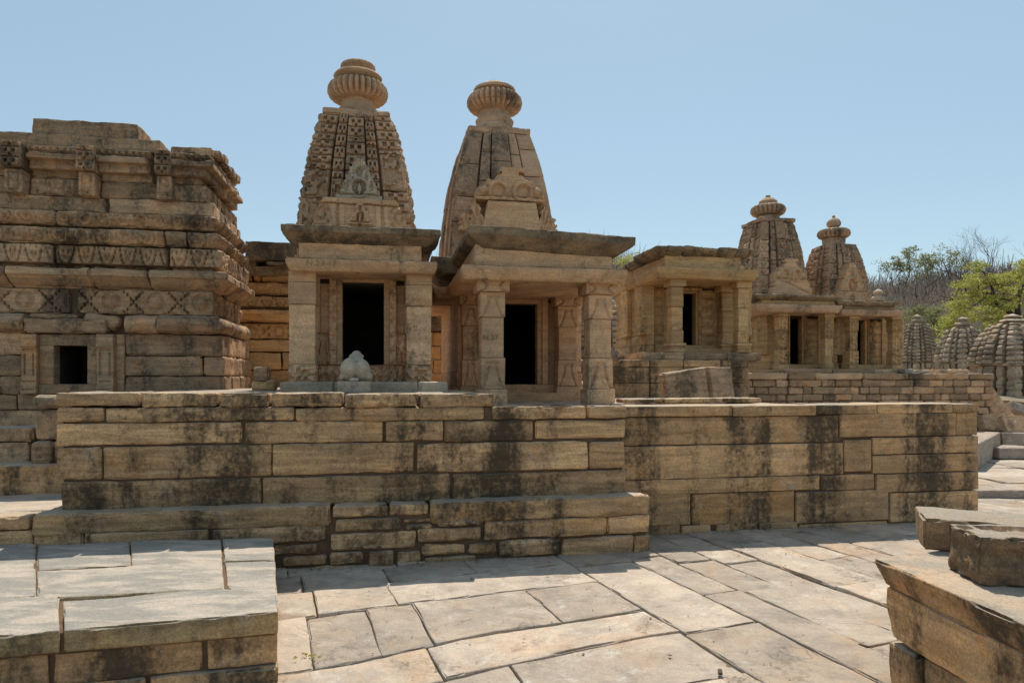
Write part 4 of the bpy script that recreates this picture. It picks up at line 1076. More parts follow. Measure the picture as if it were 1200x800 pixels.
pts = [(.25, 4.9, 0, 0), (.28, 5.08, 0, 0), (.25, 5.12, 0, 0), (.27, 5.19, 0, 0), (.22, 5.25, 0, 0), (.21, 5.33, 0, 0)] + ribbed(.39, 5.45, .25, .24, 28) + [(.26, 5.58, 0, 0), (.30, 5.60, 0, 0), (.29, 5.64, 0, 0), (.22, 5.68, 0, 0), (.14, 5.70, 0, 0), (.12, 5.735, 0, 0), (.06, 5.76, 0, 0), (.02, 5.765, 0, 0)]
pts = [(r * 1.176, 1.6 + (z - 1.6) * 1.176, am, n) for r, z, am, n in pts]
lathe(W, cu, v, pts, 240, .005)
S2.part('amalaka', W, M['spire'], SP)
vq = v - .823 - .2
W = MB()
def trap(P):
    P = P.copy(); t = (P[:, 2] - Z(266, 600, vq)) / (Z(234, 600, vq) - Z(266, 600, vq)); c = (U(568, vq) + U(632, vq)) / 2
    P[:, 0] = c + (P[:, 0] - c) * (1 - .18 * t); return P
stone(W, U(566, vq), U(634, vq), vq, vq + .3, Z(268, 600, vq), Z(236, 600, vq), cell=.03, rough=.004, chip=.02, warp=trap)
S2.part('pediment', W, M['shrine'], SP)
cpart(S2, 'dormer_gable', 558, 638, 196, 235, vq + .02, vq + .3, in_crest, rel_crest, SP, 'shrine')
for (a, b, y0, y1) in ((536, 556, 250, 270), (548, 570, 236, 270), (656, 636, 250, 270), (645, 630, 238, 270)):
    W = MB(); u0_, u1_ = U(a, vq), U(b, vq)
    sgn = 1 if u1_ > u0_ else -1
    cutout(W, min(u0_, u1_), max(u0_, u1_), Z(y1, 600, vq), Z(y0, 600, vq), vq + .03, vq + .2, (lambda x, t, q=sgn: in_leaf(x * q, t)), (lambda x, t, a_, z_, q=sgn: rel_leaf(x * q, t, a_, z_)), .012, (.6, .3, .3))
    S2.part('leaf_ornament', W, M['shrine'], SP)

# ---- third shrine, flat roofed
v = 10.3; kk = 830
s3_ = dict(vf=v, zb=Z(413, kk, v), zt=Z(328, kk, v), pl=(U(781, v), U(801, v)), pr=(U(860, v), U(878, v)), pk=('faceted', 'faceted'), nf=.72, porch=.75, rl=(None, None), rr=(U(845, 10.9), U(860, 10.9)), rk='faceted', mat=M['gold'],
    eave=(U(772, 10.1), U(890, 10.1), Z(327, kk, 10.15), Z(314, kk, 10.15), .16), erel=rl_tooth, frieze=(U(779, 10.25), U(868, 10.25), Z(314, kk, 10.2), Z(299, kk, 10.2), 10.25), frel=rl_zig, frelL=True,
    roof=(U(770, 10.1), U(889, 10.1), Z(300, kk, 10.1), Z(289, kk, 10.1), .18), rsplit=(.14, .3), sanct=(U(764, 11.0), U(876, 11.0)), sd=1.55, srel=True,
    door=(U(797, 11.0), U(817, 11.0), Z(404, 810, 11.0), Z(343, 810, 11.0)), fw=.10, dband=True, sideover=.14, scale=1.4, rmat=M['dark'], bmat=M['temple'], psides='FL',
    base=(U(752, 10.1), U(893, 10.1), Z(422, kk, 10.1), Z(413, kk, 10.1), 10.1))
s3_['sanct'] = (U(757, 11.05), U(876, 11.05))
S3 = shrine('flat-roofed shrine without a spire, on its own block platform', s3_)
W = MB()
zt_ = Z(422, kk, 10.1) - .002
for (a, b) in run(U(719, 9.9), U(878, 9.9), .5, .9):
    zc = [.1, .6, 1.1, 1.52, 1.77, zt_]
    for c, d_ in zip(zc[:-1], zc[1:]): stone(W, a + .003, b - .003, 9.9 + random.uniform(-.01, .01), 10.3, c + .003, d_ - .002, cell=.05, rough=.005, chip=.03)
for a, b in run(10.3, 12.7, .5, .9):
    for c, d_ in ((.1, 1.2), (1.2, 1.6), (1.6, zt_)): stone(W, U(719, 9.9), U(719, 9.9) + .4, a + .003, b - .003, c, d_ - .004, cell=.07, cy=.07, rough=.005, chip=.03)
stone(W, U(719, 9.9) + .35, U(878, 9.9) - .02, 10.2, 12.7, 1.25, zt_ - .01, cell=.3, rough=.003)
tpz = S3.part('platform', W, M['wall2'])

# ---- fourth, fifth
v = 12.5; kk = 943; zT = 1.78
s4_ = dict(vf=v, zb=zT, zt=Z(366, kk, v), pl=(U(908, v), U(923, v)), pr=(U(962, v), U(977, v)), pk=('carved', 'pot'), nf=.66, porch=.55, rl=(None, None), rr=(None, None), rk='plain', mat=M['gold'],
    eave=(U(884, 12.35), U(986, 12.35), Z(366, kk, 12.35), Z(357, kk, 12.35), .2), frieze=(U(893, 12.4), U(980, 12.4), Z(357, kk, 12.4), Z(352, kk, 12.4), 12.42),
    roof=(U(888, 12.3), U(987, 12.3), Z(353, kk, 12.3), Z(345, kk, 12.3), .2), sanct=(U(905, 13.0), U(983, 13.0)), sd=2.0, srel=True,
    door=(U(926, 13.05), U(940, 13.05), zT + .12, Z(370, 935, 13.05)), fw=.1, dband=True, sideover=.2, scale=1.6, rmat=M['dark'], emat=M['spire'])
S4 = shrine('small spired shrine on the rubble terrace, its right pillar on a rounded pot base', s4_)
v = 13.9; cu = U(900, v)
W = MB(); bd = [(-.22, .22, .14, 0), (-.50, -.28, .07, .05), (.28, .50, .07, .05), (-1, -.57, 0, .1), (.57, 1, 0, .02)]
spire_faces(W, cu, v, 3.1, 5.06, .60, .385, bd, p=2.2, res=.024, joints=.42, ch=.17, amp=.62)
SP = S4.part('spire', W, M['spire'])
W = MB(); stone(W, cu - .42, cu + .42, v - .42, v + .42, 5.06, 5.15, cell=.06, rough=.01, chip=.04); S4.part('spire_cap', W, M['spire'], SP)
W = MB(); lathe(W, cu, v, [(.24, 5.13, 0, 0), (.25, 5.26, 0, 0)] + ribbed(.385, 5.40, .24, .2, 22) + [(.15, 5.5, 0, 0), (.2, 5.54, 0, 0), (.2, 5.6, 0, 0), (.13, 5.67, 0, 0), (.05, 5.69, 0, 0), (.055, 5.74, 0, 0), (.01, 5.75, 0, 0)], 176, .003); S4.part('amalaka', W, M['spire'], SP)
vq = v - .78
cpart(S4, 'dormer_gable', 908, 946, 303, 330, vq, vq + .3, in_crest, rel_crest, SP, 'shrine', .022)
cpart(S4, 'pediment', 905, 952, 328, 347, vq - .02, vq + .3, in_ped, lambda x, t, a, z: -.03 * (np.abs(x * .6 + t - .7) < .05) - .02 * (t < .12), SP, 'shrine', .02)

v = 12.5; kk = 1023
s5_ = dict(s4_); s5_.update(zt=Z(369, kk, v), pl=(U(991, v), U(1006, v)), pr=(U(1041, v), U(1056, v)), pk=('carved', 'carved'),
    eave=(U(984, 12.35), U(1058, 12.35), Z(370, kk, 12.35), Z(363, kk, 12.35), .2), frieze=(U(990, 12.4), U(1050, 12.4), Z(363, kk, 12.4), Z(359, kk, 12.4), 12.42),
    roof=(U(982, 12.3), U(1056, 12.3), Z(360, kk, 12.3), Z(353, kk, 12.3), .2), sanct=(U(990, 13.0), U(1058, 13.0)), sideover=.16,
    door=(U(1004, 13.05), U(1014, 13.05), zT + .12, Z(375, 1012, 13.05)))
S5 = shrine('small spired shrine on the rubble terrace, the right-hand one with a round ball finial', s5_)
v = 13.75; cu = U(977, v)
W = MB(); spire_faces(W, cu, v, 3.05, 4.62, .54, .32, bd, p=2.2, res=.024, joints=.4, ch=.16, amp=.62)
SP = S5.part('spire', W, M['spire'])
W = MB(); lathe(W, cu, v, [(.3, 4.55, 0, 0), (.24, 4.66, 0, 0), (.25, 4.78, 0, 0)] + ribbed(.355, 4.9, .22, .2, 22) + [(.12, 5.0, 0, 0), (.14, 5.03, 0, 0)] + [(.155 * math.sin(math.pi * (.15 + .85 * i / 8)), 5.05 + .11 * (1 - math.cos(math.pi * i / 8)), 0, 0) for i in range(8)] + [(.03, 5.27, 0, 0), (.035, 5.31, 0, 0), (.01, 5.33, 0, 0)], 176, .003); S5.part('amalaka', W, M['spire'], SP)
vq = v - .72
cpart(S5, 'dormer_gable', 982, 1016, 308, 345, vq, vq + .3, in_arch, rel_arch, SP, 'shrine', .02)
cpart(S5, 'pediment', 978, 1020, 342, 354, vq - .02, vq + .3, in_ped, rel_ped, SP, 'shrine', .024)

# ================================================================ painted numbers
def paint(txt, u, v, z, size, T, parent, lab):
    cu_ = bpy.data.curves.new('t', 'FONT'); cu_.body = txt; cu_.size = size; cu_.extrude = .0015; cu_.align_x = 'CENTER'; cu_.space_character = 1.05; cu_.offset = .0006
    o = bpy.data.objects.new('t', cu_); C.objects.link(o)
    bpy.context.view_layer.update()
    me = bpy.data.meshes.new_from_object(o.evaluated_get(bpy.context.evaluated_depsgraph_get()))
    bpy.data.objects.remove(o); me.name = 'painted_number'
    me.materials.clear(); me.materials.append(M['paint'])
    for p in me.vertices:
        x, y, zz = p.co; p.co = (u + x - T.origin[0], v - zz - T.origin[1], z + y - T.origin[2])
    ob = bpy.data.objects.new('painted_number', me); C.objects.link(ob); ob.parent = parent; ob['label'] = lab
ev = [o for o in S1.e.children if o.name.startswith('eave')][0]
paint('N.23', U(369.5, 7.14), 7.143, Z(311.5, 370, 7.14), .09, S1, ev, 'yellow-brown number N.23 painted on the front edge of the eave')
pl_ = [o for o in S2.e.children if o.name.startswith('pillar')][0]
paint('N.27', U(575, 7.35), 7.352, Z(398, 575, 7.35), .085, S2, pl_, 'faded ochre number N.27 painted on the shaft')

# ================================================================ KNEELING BULL (seen from behind)
v = 6.62; ub = U(415.5, v)
def ell(mb, c, r, seg=20, rot=None):
    th = np.linspace(0, 2 * np.pi, seg, endpoint=False); ph = np.linspace(-np.pi / 2, np.pi / 2, seg // 2 + 1)
    V = np.array([[math.cos(p) * math.cos(a) * r[0], math.cos(p) * math.sin(a) * r[1], math.sin(p) * r[2]] for p in ph for a in th])
    if rot:
        ax, ay, az = rot
        from mathutils import Euler
        R = np.array(Euler((ax, ay, az)).to_matrix()); V = V @ R.T
    V += np.array(c); Q = []
    for k in range(len(ph) - 1):
        for i in range(seg): Q.append((k * seg + i, k * seg + (i + 1) % seg, (k + 1) * seg + (i + 1) % seg, (k + 1) * seg + i))
    mb.add(V, Q, (.7, .3, .1))
N = MB(); zb = 1.565
ell(N, (ub - .055, v + .14, zb + .115), (.09, .17, .12)); ell(N, (ub + .062, v + .15, zb + .11), (.082, .17, .115)); ell(N, (ub, v + .38, zb + .125), (.125, .26, .12))
ell(N, (ub - .01, v + .50, zb + .22), (.07, .09, .075)); ell(N, (ub - .01, v + .62, zb + .23), (.07, .12, .09), rot=(.5, 0, 0))
ell(N, (ub - .01, v + .70, zb + .26), (.06, .10, .055), rot=(-.5, 0, 0)); ell(N, (ub - .06, v + .62, zb + .26), (.03, .02, .02), rot=(0, .5, 0)); ell(N, (ub + .04, v + .62, zb + .26), (.03, .02, .02), rot=(0, -.5, 0))
ell(N, (ub + .115, v + .14, zb + .05), (.055, .10, .05)); ell(N, (ub - .12, v + .16, zb + .045), (.035, .14, .045)); ell(N, (ub + .09, v + .5, zb + .04), (.045, .12, .04)); ell(N, (ub - .09, v + .52, zb + .04), (.045, .12, .04))
ell(N, (ub - .005, v - .02, zb + .02), (.05, .03, .02))
tube(N, [(ub - .03, v - .01, zb + .21), (ub - .012, v - .045, zb + .16), (ub + .012, v - .055, zb + .11), (ub + .03, v - .055, zb + .06), (ub + .05, v - .035, zb + .03)], [.016, .02, .02, .024, .014], 8)
tube(N, [(ub - .13, v + .2, zb + .12), (ub - .10, v + .36, zb + .22), (ub - .03, v + .5, zb + .27), (ub + .05, v + .42, zb + .24), (ub + .12, v + .3, zb + .15)], [.012] * 5, 6)
tmp = N.build('tmp_bull', M['grey'], None, (ub, v, 1.45), TH, 180)
rm = tmp.modifiers.new('r', 'REMESH'); rm.mode = 'VOXEL'; rm.voxel_size = .0055; rm.use_smooth_shade = True
sm = tmp.modifiers.new('s', 'SMOOTH'); sm.iterations = 1
bpy.context.view_layer.update()
me = bpy.data.meshes.new_from_object(tmp.evaluated_get(bpy.context.evaluated_depsgraph_get())); me.name = 'bull_body'
bT = Thing('kneeling_bull_statue', 'pale stone bull kneeling, rump to the camera, on a block before the bull shrine doorway', 'statue', (ub, v, 1.45))
bpy.data.objects.remove(tmp)
at = me.attributes.new('tint', 'FLOAT_COLOR', 'POINT'); at.data.foreach_set('color', np.tile([.8, .3, .1, 1.], len(me.vertices)))
me.materials.clear(); me.materials.append(M['grey'])
ob = bpy.data.objects.new('body', me); C.objects.link(ob); ob.parent = bT.e
W = MB(); stone(W, U(396, v), U(434, v), v - .08, v + .85, 1.45, zb + .003, cell=.02, cy=.05, r=.015, rough=.004, chip=.03, tint=(.6, .2, .3)); bT.part('plinth_block', W, M['grey'])

# ================================================================ LOOSE STONES ON THE TERRACES
def loose(name, label, cat, mat, x0, x1, y0, y1, z0, z1, warp=None, group=None, **k):
    W = MB(); kw = dict(cell=.03, cy=.04, r=.02, rough=.008, chip=.04, edge=.006); kw.update(k)
    stone(W, x0, x1, y0, y1, z0, z1, warp=warp, **kw)
    o = W.build(name, mat, None, ((x0 + x1) / 2, (y0 + y1) / 2, z0), TH); tag(o, label, cat, group)
v = 7.95
def slant(P):
    P = P.copy(); x0, x1 = U(780, v), U(862, v); t = (P[:, 0] - x0) / (x1 - x0); k = np.clip((P[:, 2] - 1.33) / .4, 0, 1)
    P[:, 2] -= k * (.085 * np.clip(1 - t / .62, 0, 1)); P[:, 1] += k * .10
    P[:, 1] += .06 * ((t > .62) & (t < .66)); return P
loose('standing_slab', 'broken upright slab with a slanting sunlit top, leaning against the middle shrine platform', 'stone slab', M['temple'], U(781, v), U(862, v), v, v + .16, 1.32, Z(430, 820, v), slant, cell=.022, tint=(.4, .3, .9))
v = 7.3
W = MB()
for a, b in ((733, 778), (779, 824), (825, 848), (849, 893)): stone(W, U(a, v), U(b, v) - .005, v + random.uniform(-.01, .01), v + .35, 1.31, 1.362 + random.uniform(-.006, .01), cell=.03, cy=.05, r=.01, rough=.005, chip=.03)
tag(W.build('stone_kerb', M['wall'], None, (U(800, v), v, 1.31), TH), 'low line of kerb stones lying just behind the far wall coping', 'kerb')
v = 8.2; zz = 1.452
loose('stone_block', 'small upright cube of stone beside the left temple, on top of two flatter blocks', 'stone block', M['temple'], U(297, v), U(315, v), v, v + .2, Z(446, 306, v), Z(430, 306, v), r=.02, tint=(.3, .2, .7))
loose('stone_block', 'golden flat block carrying the small cube of stone beside the left temple', 'stone block', M['gold'], U(295, v), U(318, v), v - .03, v + .25, zz, Z(446.5, 306, v))
loose('stone_block', 'lowest little block right of the small stone cube, next to the bull shrine base', 'stone block', M['gold'], U(312, 8.0), U(323, 8.0), 8.0, 8.15, zz, Z(446, 316, 8.0), r=.02)
v = 9.0
loose('carved_fragment', 'sunlit striped fragment lying behind the pillars of the second shrine, upper of the two', 'stone fragment', M['pave'], U(664, 11.5), U(690, 11.5), 11.5, 11.8, 1.62, 1.95, rotwarp(U(677, 11.5), 11.6, .3, .3, .35, 1.75), relief=rl_tooth, cell=.02)
loose('carved_fragment', 'pale striped fragment lying low on the terrace behind the pillars of the second shrine', 'stone fragment', M['pave'], U(668, v), U(692, v), v, v + .3, 1.32, 1.50, rotwarp(U(680, v), v, .2, .2, -.35, 1.40), relief=rl_tooth, cell=.02)
loose('carved_fragment', 'striped fragment propped at the left foot of the flat-roofed shrine, right of the second shrine', 'stone fragment', M['pave'], U(710, 11.8), U(722, 11.8), 11.8, 12.0, 1.85, 2.15, rotwarp(U(716, 11.8), 11.9, 0, 0, .6, 2.0), relief=rl_tooth, cell=.02)
loose('stone_block', 'large plain block behind the second shrine, under the upper striped fragment', 'stone block', M['wall2'], U(660, 11.2), U(693, 11.2), 11.2, 11.9, 1.31, 1.66)
loose('sunlit_patch_slab', 'thin paving slab added for the sunlit terrace patch right of the open-porch shrine', 'stone slab', M['pave'], U(722, 6.9), U(733, 6.9), 6.9, 7.1, 1.298, 1.325, cell=.02, r=.005)  # added slab standing in for a sunlit patch of the terrace surface

# ================================================================ RUBBLE TERRACE WALL under the far shrines
v = 12.0; zt_ = 1.70
rb = Thing('terrace_wall', 'coursed rubble wall of small brown and ochre stones under the two far spired shrines', 'wall', (U(1020, v), v, .49))
W = MB(); kr = dict(cell=.05, cy=.12, r=.02, rough=.009, chip=.04, edge=.008)
u0, u1 = U(868, v), U(1165, v)
for a, b in courses(.46, zt_ - .13, .10, .17):
    for c, d_ in run(u0, u1, .18, .5): stone(W, c + .006, d_ - .006, v + random.uniform(-.02, .012), v + .3, a + .005, b - .005, **kr)
rb.part('facing_stones', W, M['rubble'])
W = MB()
for c, d_ in run(u0, u1, .5, 1.1): stone(W, c, d_ - .008, v - .03 + random.uniform(-.01, .01), v + .6, zt_ - .125, zt_, **kr)
for c, d_ in run(u0, u1 - .3, .7, 1.2):
    if c > u0: stone(W, c, d_ - .01, 12.3, 12.45, zt_, 1.79, **kr)
rb.part('coping_slabs', W, M['rubble'])
W = MB(); box(W, u0, u1 - .04, v + .03, 16, .2, zt_ - .13, rough=.01); rb.part('mortar', W, M['mortar'])
W = MB()
for a, b in run(12.6, 16, .6, 1.1):
    for c, d_ in run(u0 + .1, u1, .7, 1.2): stone(W, c, d_ - .01, a, b - .01, zt_ - .12, zt_ - .005 + random.uniform(-.005, .005), cell=.2, cy=.2, rough=.003)
tag(W.build('far_terrace_paving', M['pave'], None, (0, 0, 0), TH), kind='structure')
for (p, q, zz, lb) in ((1056, 1066, .09, 'short stub of stone at the foot of the right-hand far shrine, left of the flat slab'), (1064, 1086, .06, 'flat pale slab lying on the rubble wall right of the far shrines')):
    loose('loose_slab', lb, 'stone slab', M['pave'], U(p, 12.2), U(q, 12.2), 12.1, 12.3, zt_, zt_ + zz)

# leaning carved fragments at the right edge of the ledge
def wl(px, Y): return ((px - 600) / F * Y, Y)
def frag(label, px, Y, z, w_, h_, tk, ax, ay, az, mat, rel):
    x, y = wl(px, Y); W = MB()
    stone(W, x - w_ / 2, x + w_ / 2, y, y + tk, z, z + h_, cell=.03, cy=.03, r=.012, rough=.005, chip=.04, relief=rel, edge=.006, warp=rotwarp(x, y, az, ax, ay, z))
    o = W.build('carved_slab', mat, None, (x, y, z), 0); tag(o, label, 'carved slab')
rl_step = lambda a, z, w, h: .03 * (((z / .2) % 1) > .3) * (a > w * .2) * (a < w * .85)
frag('tall carved slab leaning to the left against the end of the rubble wall', 1186, 14.0, .55, .45, .95, .14, -.25, -.52, .1, M['shrine'], rl_step)
frag('flat carved fragment lying in front of the leaning slab', 1176, 13.6, .53, .75, .32, .2, -.5, .12, .1, M['shrine'], rl_carve)
frag('pale fragment with a square panel at the right edge below the leaning slab', 1195, 13.5, .53, .5, .36, .2, -.5, .0, .1, M['shrine'], rl_panel)
frag('rough block behind the carved fragments at the right edge', 1196, 14.8, .55, .7, .55, .4, -.2, .1, .2, M['rubble'], rl_carve)
frag('white slab propped behind the carved fragments at the right edge', 1202, 14.2, .85, .6, .22, .3, -.5, .3, .1, M['pave'], None)
frag('rounded boulder-like block on the raised court at the right edge', 1196, 12.3, .115, .85, .20, .6, .0, .02, .1, M['pave'], None)

# ================================================================ SMALL LAYERED SHRINES BEYOND
def small_shrine(label, px, Y, R, zb, zw, zt, ztop, seed, mat, group='small layered shrines beyond the terrace'):
    random.seed(seed); jr = random.uniform(.13, .19)
    dx = (px - 600) / F; x, y = dx * Y, Y; u = x * CT + y * ST; vv = -x * ST + y * CT
    T = Thing('small_shrine', label, 'shrine', (u, vv, zb), group)
    W = MB(); bd = [(-.20, .20, .14, 0), (-.54, -.31, .07, .03), (.31, .54, .07, .03), (-1, -.66, 0, .05), (.66, 1, 0, .06)]
    spire_faces(W, u, vv, zw, zt, R * 1.0, R * .52, bd, p=1.8, res=.035, style='layer', joints=.36, ch=jr, amp=random.uniform(.6, 1.1))
    sp = T.part('spire', W, mat)
    W = MB(); h = ztop - zt; r = R * .42
    lathe(W, u, vv, [(r * .6, zt - .03, 0, 0)] + disc(r, zt + h * .08, zt + h * .45) + [(r * .45, zt + h * .5, 0, 0)] + disc(r * .72, zt + h * .55, zt + h * .85) + [(r * .25, zt + h * .9, 0, 0), (.02, ztop, 0, 0)], 40, .02)
    T.part('amalaka', W, mat, sp)
    W = MB(); spire_faces(W, u, vv, zb, zw - .06, R * .97, R * .97, bd, p=1, res=.05, style='layer', ch=.3, amp=.5, joints=.5)
    stone(W, u - R * 1.0, u + R * 1.0, vv - R * 1.0, vv + R * 1.0, zw - .05, zw + .0, cell=.06, cy=.06, rough=.02, chip=.05)
    T.part('wall', W, mat)
    W = MB(); stone(W, u - R * 1.3, u + R * 1.3, vv - R * 1.3, vv + R * 1.3, zb - .4, zb + .05, cell=.1, cy=.1, rough=.02, chip=.05); T.part('base', W, mat)
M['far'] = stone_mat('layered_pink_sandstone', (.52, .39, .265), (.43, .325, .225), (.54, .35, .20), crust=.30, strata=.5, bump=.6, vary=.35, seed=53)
small_shrine('narrow layered shrine just right of the far porch shrines, leftmost of three in the background', 1075, 28, .54, 1.1, 2.3, 3.88, 4.27, 1, M['far'])
small_shrine('squat layered shrine with a two-tiered finial, middle one of three in the background', 1128, 25, .64, 1.1, 2.2, 3.5, 3.90, 2, M['far'])
small_shrine('broad rough layered shrine cut by the right edge of the view', 1187, 19, .76, 1.05, 2.0, 3.15, 3.42, 3, M['far'])
small_shrine('layered shrine glimpsed between the right pillars of the second shrine', 677, 18, .62, 1.2, 2.4, 4.2, 4.6, 4, M['far'])
small_shrine('layered shrine glimpsed right of the front pillar of the second shrine', 714, 20, .55, 1.2, 2.3, 3.6, 4.0, 5, M['far'])
small_shrine('shrine whose round top shows just above the roof of the right-hand far shrine', 1029, 20, .45, 1.2, 2.6, 3.85, 4.28, 6, M['far'])
random.seed(99)

# ================================================================ HILL, THICKET, TREES
def crest_y(px):      # photograph row of the skyline of the scrub
    return np.interp(px, [-900, 250, 500, 700, 760, 860, 1000, 1060, 1120, 1300, 2200], [400, 380, 332, 305, 322, 345, 352, 352, 336, 330, 350])
def hillz(X, Y):
    px = 600 + F * X / np.maximum(Y, 1)
    top = EYE + (H0 - crest_y(px) - 12) * 95 / F
    t = np.clip((Y - 55) / 45, 0, 1); t = t * t * (3 - 2 * t)
    return 1.0 + (top - 1.0) * t * (Y > 55)
sheet('hill', -160, 260, 52, 150, 0, M['hill'], 160, 60, .25, .12, hf=hillz)
rng = np.random.default_rng(5)
def twigs(name, n, xs, ys, hf, mat, size, per, label=None):
    mb = MB(); V = []; Tt = []
    for i in range(n):
        x, y = xs(), ys(); z = float(hf(np.array([x]), np.array([y]))[0]) if hf else 1.1
        s = size * rng.uniform(.6, 1.3); c = rng.random()
        d = rng.normal(0, 1, (per, 3)); d[:, 2] = np.abs(d[:, 2]) * .8 + .25; d /= np.linalg.norm(d, axis=1)[:, None]
        base = np.array([x, y, z]) + rng.normal(0, .25 * s, (per, 3)) * [1, 1, .3] + d * s * rng.uniform(0, .6, (per, 1)); L_ = s * rng.uniform(.35, .9, (per, 1))
        tip = base + d * L_; sd_ = rng.normal(0, 1, (per, 3)); wv = np.cross(d, sd_); wv /= np.linalg.norm(wv, axis=1)[:, None]; wv *= s * .014
        V.append(np.stack([base - wv, base + wv, tip + wv * .3, tip - wv * .3], 1).reshape(-1, 3)); Tt.append(np.tile([c, .5, .5], (per * 4, 1)) * 1.0)
    V = np.concatenate(V); Tt = np.concatenate(Tt); Tt[:, 0] = np.clip(Tt[:, 0] + rng.normal(0, .12, len(Tt)), 0, 1)
    mb.add(V, np.arange(len(V)).reshape(-1, 4), Tt)
    return mb.build(name, mat, None, (0, 0, 0), 0, 0)
def yx():
    return rng.uniform(60, 100)
def mkx(a, b):
    def f(): f.y = rng.uniform(58, 100); return (rng.uniform(a, b) - 600) / F * f.y
    return f
for nm, a, b, n in (('thicket', 985, 1260, 2000), ('thicket', 660, 880, 420), ('thicket', 480, 560, 160)):
    fx = mkx(a, b)
    o = twigs(nm, n, fx, lambda: fx.y, hillz, M['scrub'], 3.8, 60); tag(o, kind='stuff')
    tag(o, {985: 'grey-brown leafless scrub covering the hill behind the small shrines', 660: 'grey-brown leafless scrub behind the flat-roofed shrine', 480: 'bare scrub glimpsed between the two tall shrines'}[a], 'scrub')

def branch(mb, tips, p, d, L_, r, lev, spread=.7, up=.25, seg=4):
    pts = [p]; rad = [r]; q = p.copy(); dd = d.copy()
    for i in range(seg):
        dd = (dd + Vector(rng.normal(0, .16, 3)) + Vector((0, 0, up * .12))).normalized(); q = q + dd * (L_ / seg); pts.append(q.copy()); rad.append(r * (1 - .5 * (i + 1) / seg))
    tube(mb, pts, rad, 6 if r > .05 else 4)
    if lev == 0: tips.append(q.copy()); return
    k = 3 if lev > 1 else 4
    for i in range(k):
        s = pts[-1] if i < 2 else pts[rng.integers(2, seg)]
        nd = (dd + Vector(rng.normal(0, spread, 3))).normalized(); nd = (nd + Vector((0, 0, up))).normalized()
        branch(mb, tips, s.copy(), nd, L_ * rng.uniform(.6, .8), r * .52, lev - 1, spread, up, seg)
def leaves(cs, sizes, n, ls, flat=.45):
    V = []; Tt = []
    for c, s in zip(cs, sizes):
        tone = rng.random() * .5
        d = rng.normal(0, 1, (n, 3)); d /= np.linalg.norm(d, axis=1)[:, None]; d *= (rng.random((n, 1)) ** .5)
        P = np.array(c) + d * np.array([s, s, s * flat])
        a = rng.normal(0, 1, (n, 3)); a /= np.linalg.norm(a, axis=1)[:, None]; b = np.cross(a, rng.normal(0, 1, (n, 3))); b /= np.linalg.norm(b, axis=1)[:, None]
        l_ = ls * rng.uniform(.6, 1.3, (n, 1)); V.append(np.stack([P - a * l_, P - b * l_ * .5, P + a * l_, P + b * l_ * .5], 1).reshape(-1, 3))
        Tt.append(np.repeat(np.clip(np.stack([tone + rng.random(n) * .5, rng.random(n), rng.random(n)], 1), 0, 1), 4, 0))
    mb = MB(); V = np.concatenate(V); mb.add(V, np.arange(len(V)).reshape(-1, 4), np.concatenate(Tt)); return mb
def tree(label, px, Y, zb, H, r, lean, lev, leaf=None, bark='bark', group='trees on the scrub hill', spread=.7, up=.25, lsz=.1, ln=60, ps=.7, name='tree'):
    x = (px - 600) / F * Y; T = Thing(name, label, 'tree', (x, Y, zb), group, th=0)
    W = MB(); tips = []
    branch(W, tips, Vector((x, Y, zb)), Vector(lean).normalized(), H * .38, r, lev, spread, up)
    T.part('trunk', W, M[bark], smooth=180)
    if leaf: T.part('crown', leaves([tuple(q) for q in tips], [ps * rng.uniform(.6, 1.3) for _ in tips], ln, lsz), M[leaf], smooth=0)
    return T
hz = lambda px, Y: float(hillz(np.array([(px - 600) / F * Y]), np.array([float(Y)]))[0])
tree('small green-leaved skyline tree, the first right of the far spires', 1050, 88, hz(1050, 88) - .5, 9.2, .2, (.0, 0, 1), 4, 'leaf2', spread=.5, lsz=.13, ln=16, ps=.7)
tree('thin green-leaved skyline tree, second right of the far spires', 1066, 92, hz(1066, 92) - .5, 9.4, .18, (.05, 0, 1), 4, 'leaf2', spread=.45, lsz=.13, ln=13, ps=.7)
tree('leafless dark spreading tree on the hill with a low curved bough', 1080, 80, hz(1080, 80) - 1, 9.5, .24, (.12, 0, 1), 5, None, 'bark', spread=.65)
tree('bare grey tree between the leafless spreading tree and the sparse leafy one', 1098, 90, hz(1098, 90) - 1, 7.5, .16, (-.1, 0, 1), 5, None, 'barkg', spread=.6)
tree('sparse leafy tree rising over the skyline above the middle small shrine', 1122, 86, hz(1122, 86) - .5, 10.8, .22, (.05, 0, 1), 4, 'leaf2', spread=.45, lsz=.13, ln=10, ps=.7)
tree('bare dark tree behind the bright green crown near the right edge', 1160, 78, hz(1160, 78) - 1, 10.5, .3, (.1, 0, 1), 5, None, 'bark', spread=.55)
tree('pale bare tree on the skyline at the far right', 1150, 92, hz(1150, 92) - 1, 11, .16, (.1, 0, 1), 5, None, 'barkg', spread=.5)
tree('faint bare tree against the sky right beside the right-hand far spire', 1018, 90, hz(1018, 90) - 1, 6.8, .12, (0, 0, 1), 5, None, 'barkg', spread=.5)
tree('bare grey-brown tree low on the hill beside the first leafy skyline tree', 1040, 84, hz(1040, 84) - 1, 8.2, .15, (0, 0, 1), 5, None, 'barkg', spread=.55)
tree('bare grey-brown tree on the hill left of the bright green crown', 1108, 84, hz(1108, 84) - 1, 8.6, .15, (0, 0, 1), 5, None, 'barkg', spread=.55)
tree('tall thin bare tree on the skyline behind the bright green crown', 1132, 90, hz(1132, 90) - 1, 10, .15, (0, 0, 1), 5, None, 'barkg', spread=.55)
tree('bare tree rising over the roof of the flat-roofed shrine, left one', 737, 80, hz(737, 80) - 1, 7, .14, (.0, 0, 1), 5, None, 'barkg', spread=.5)
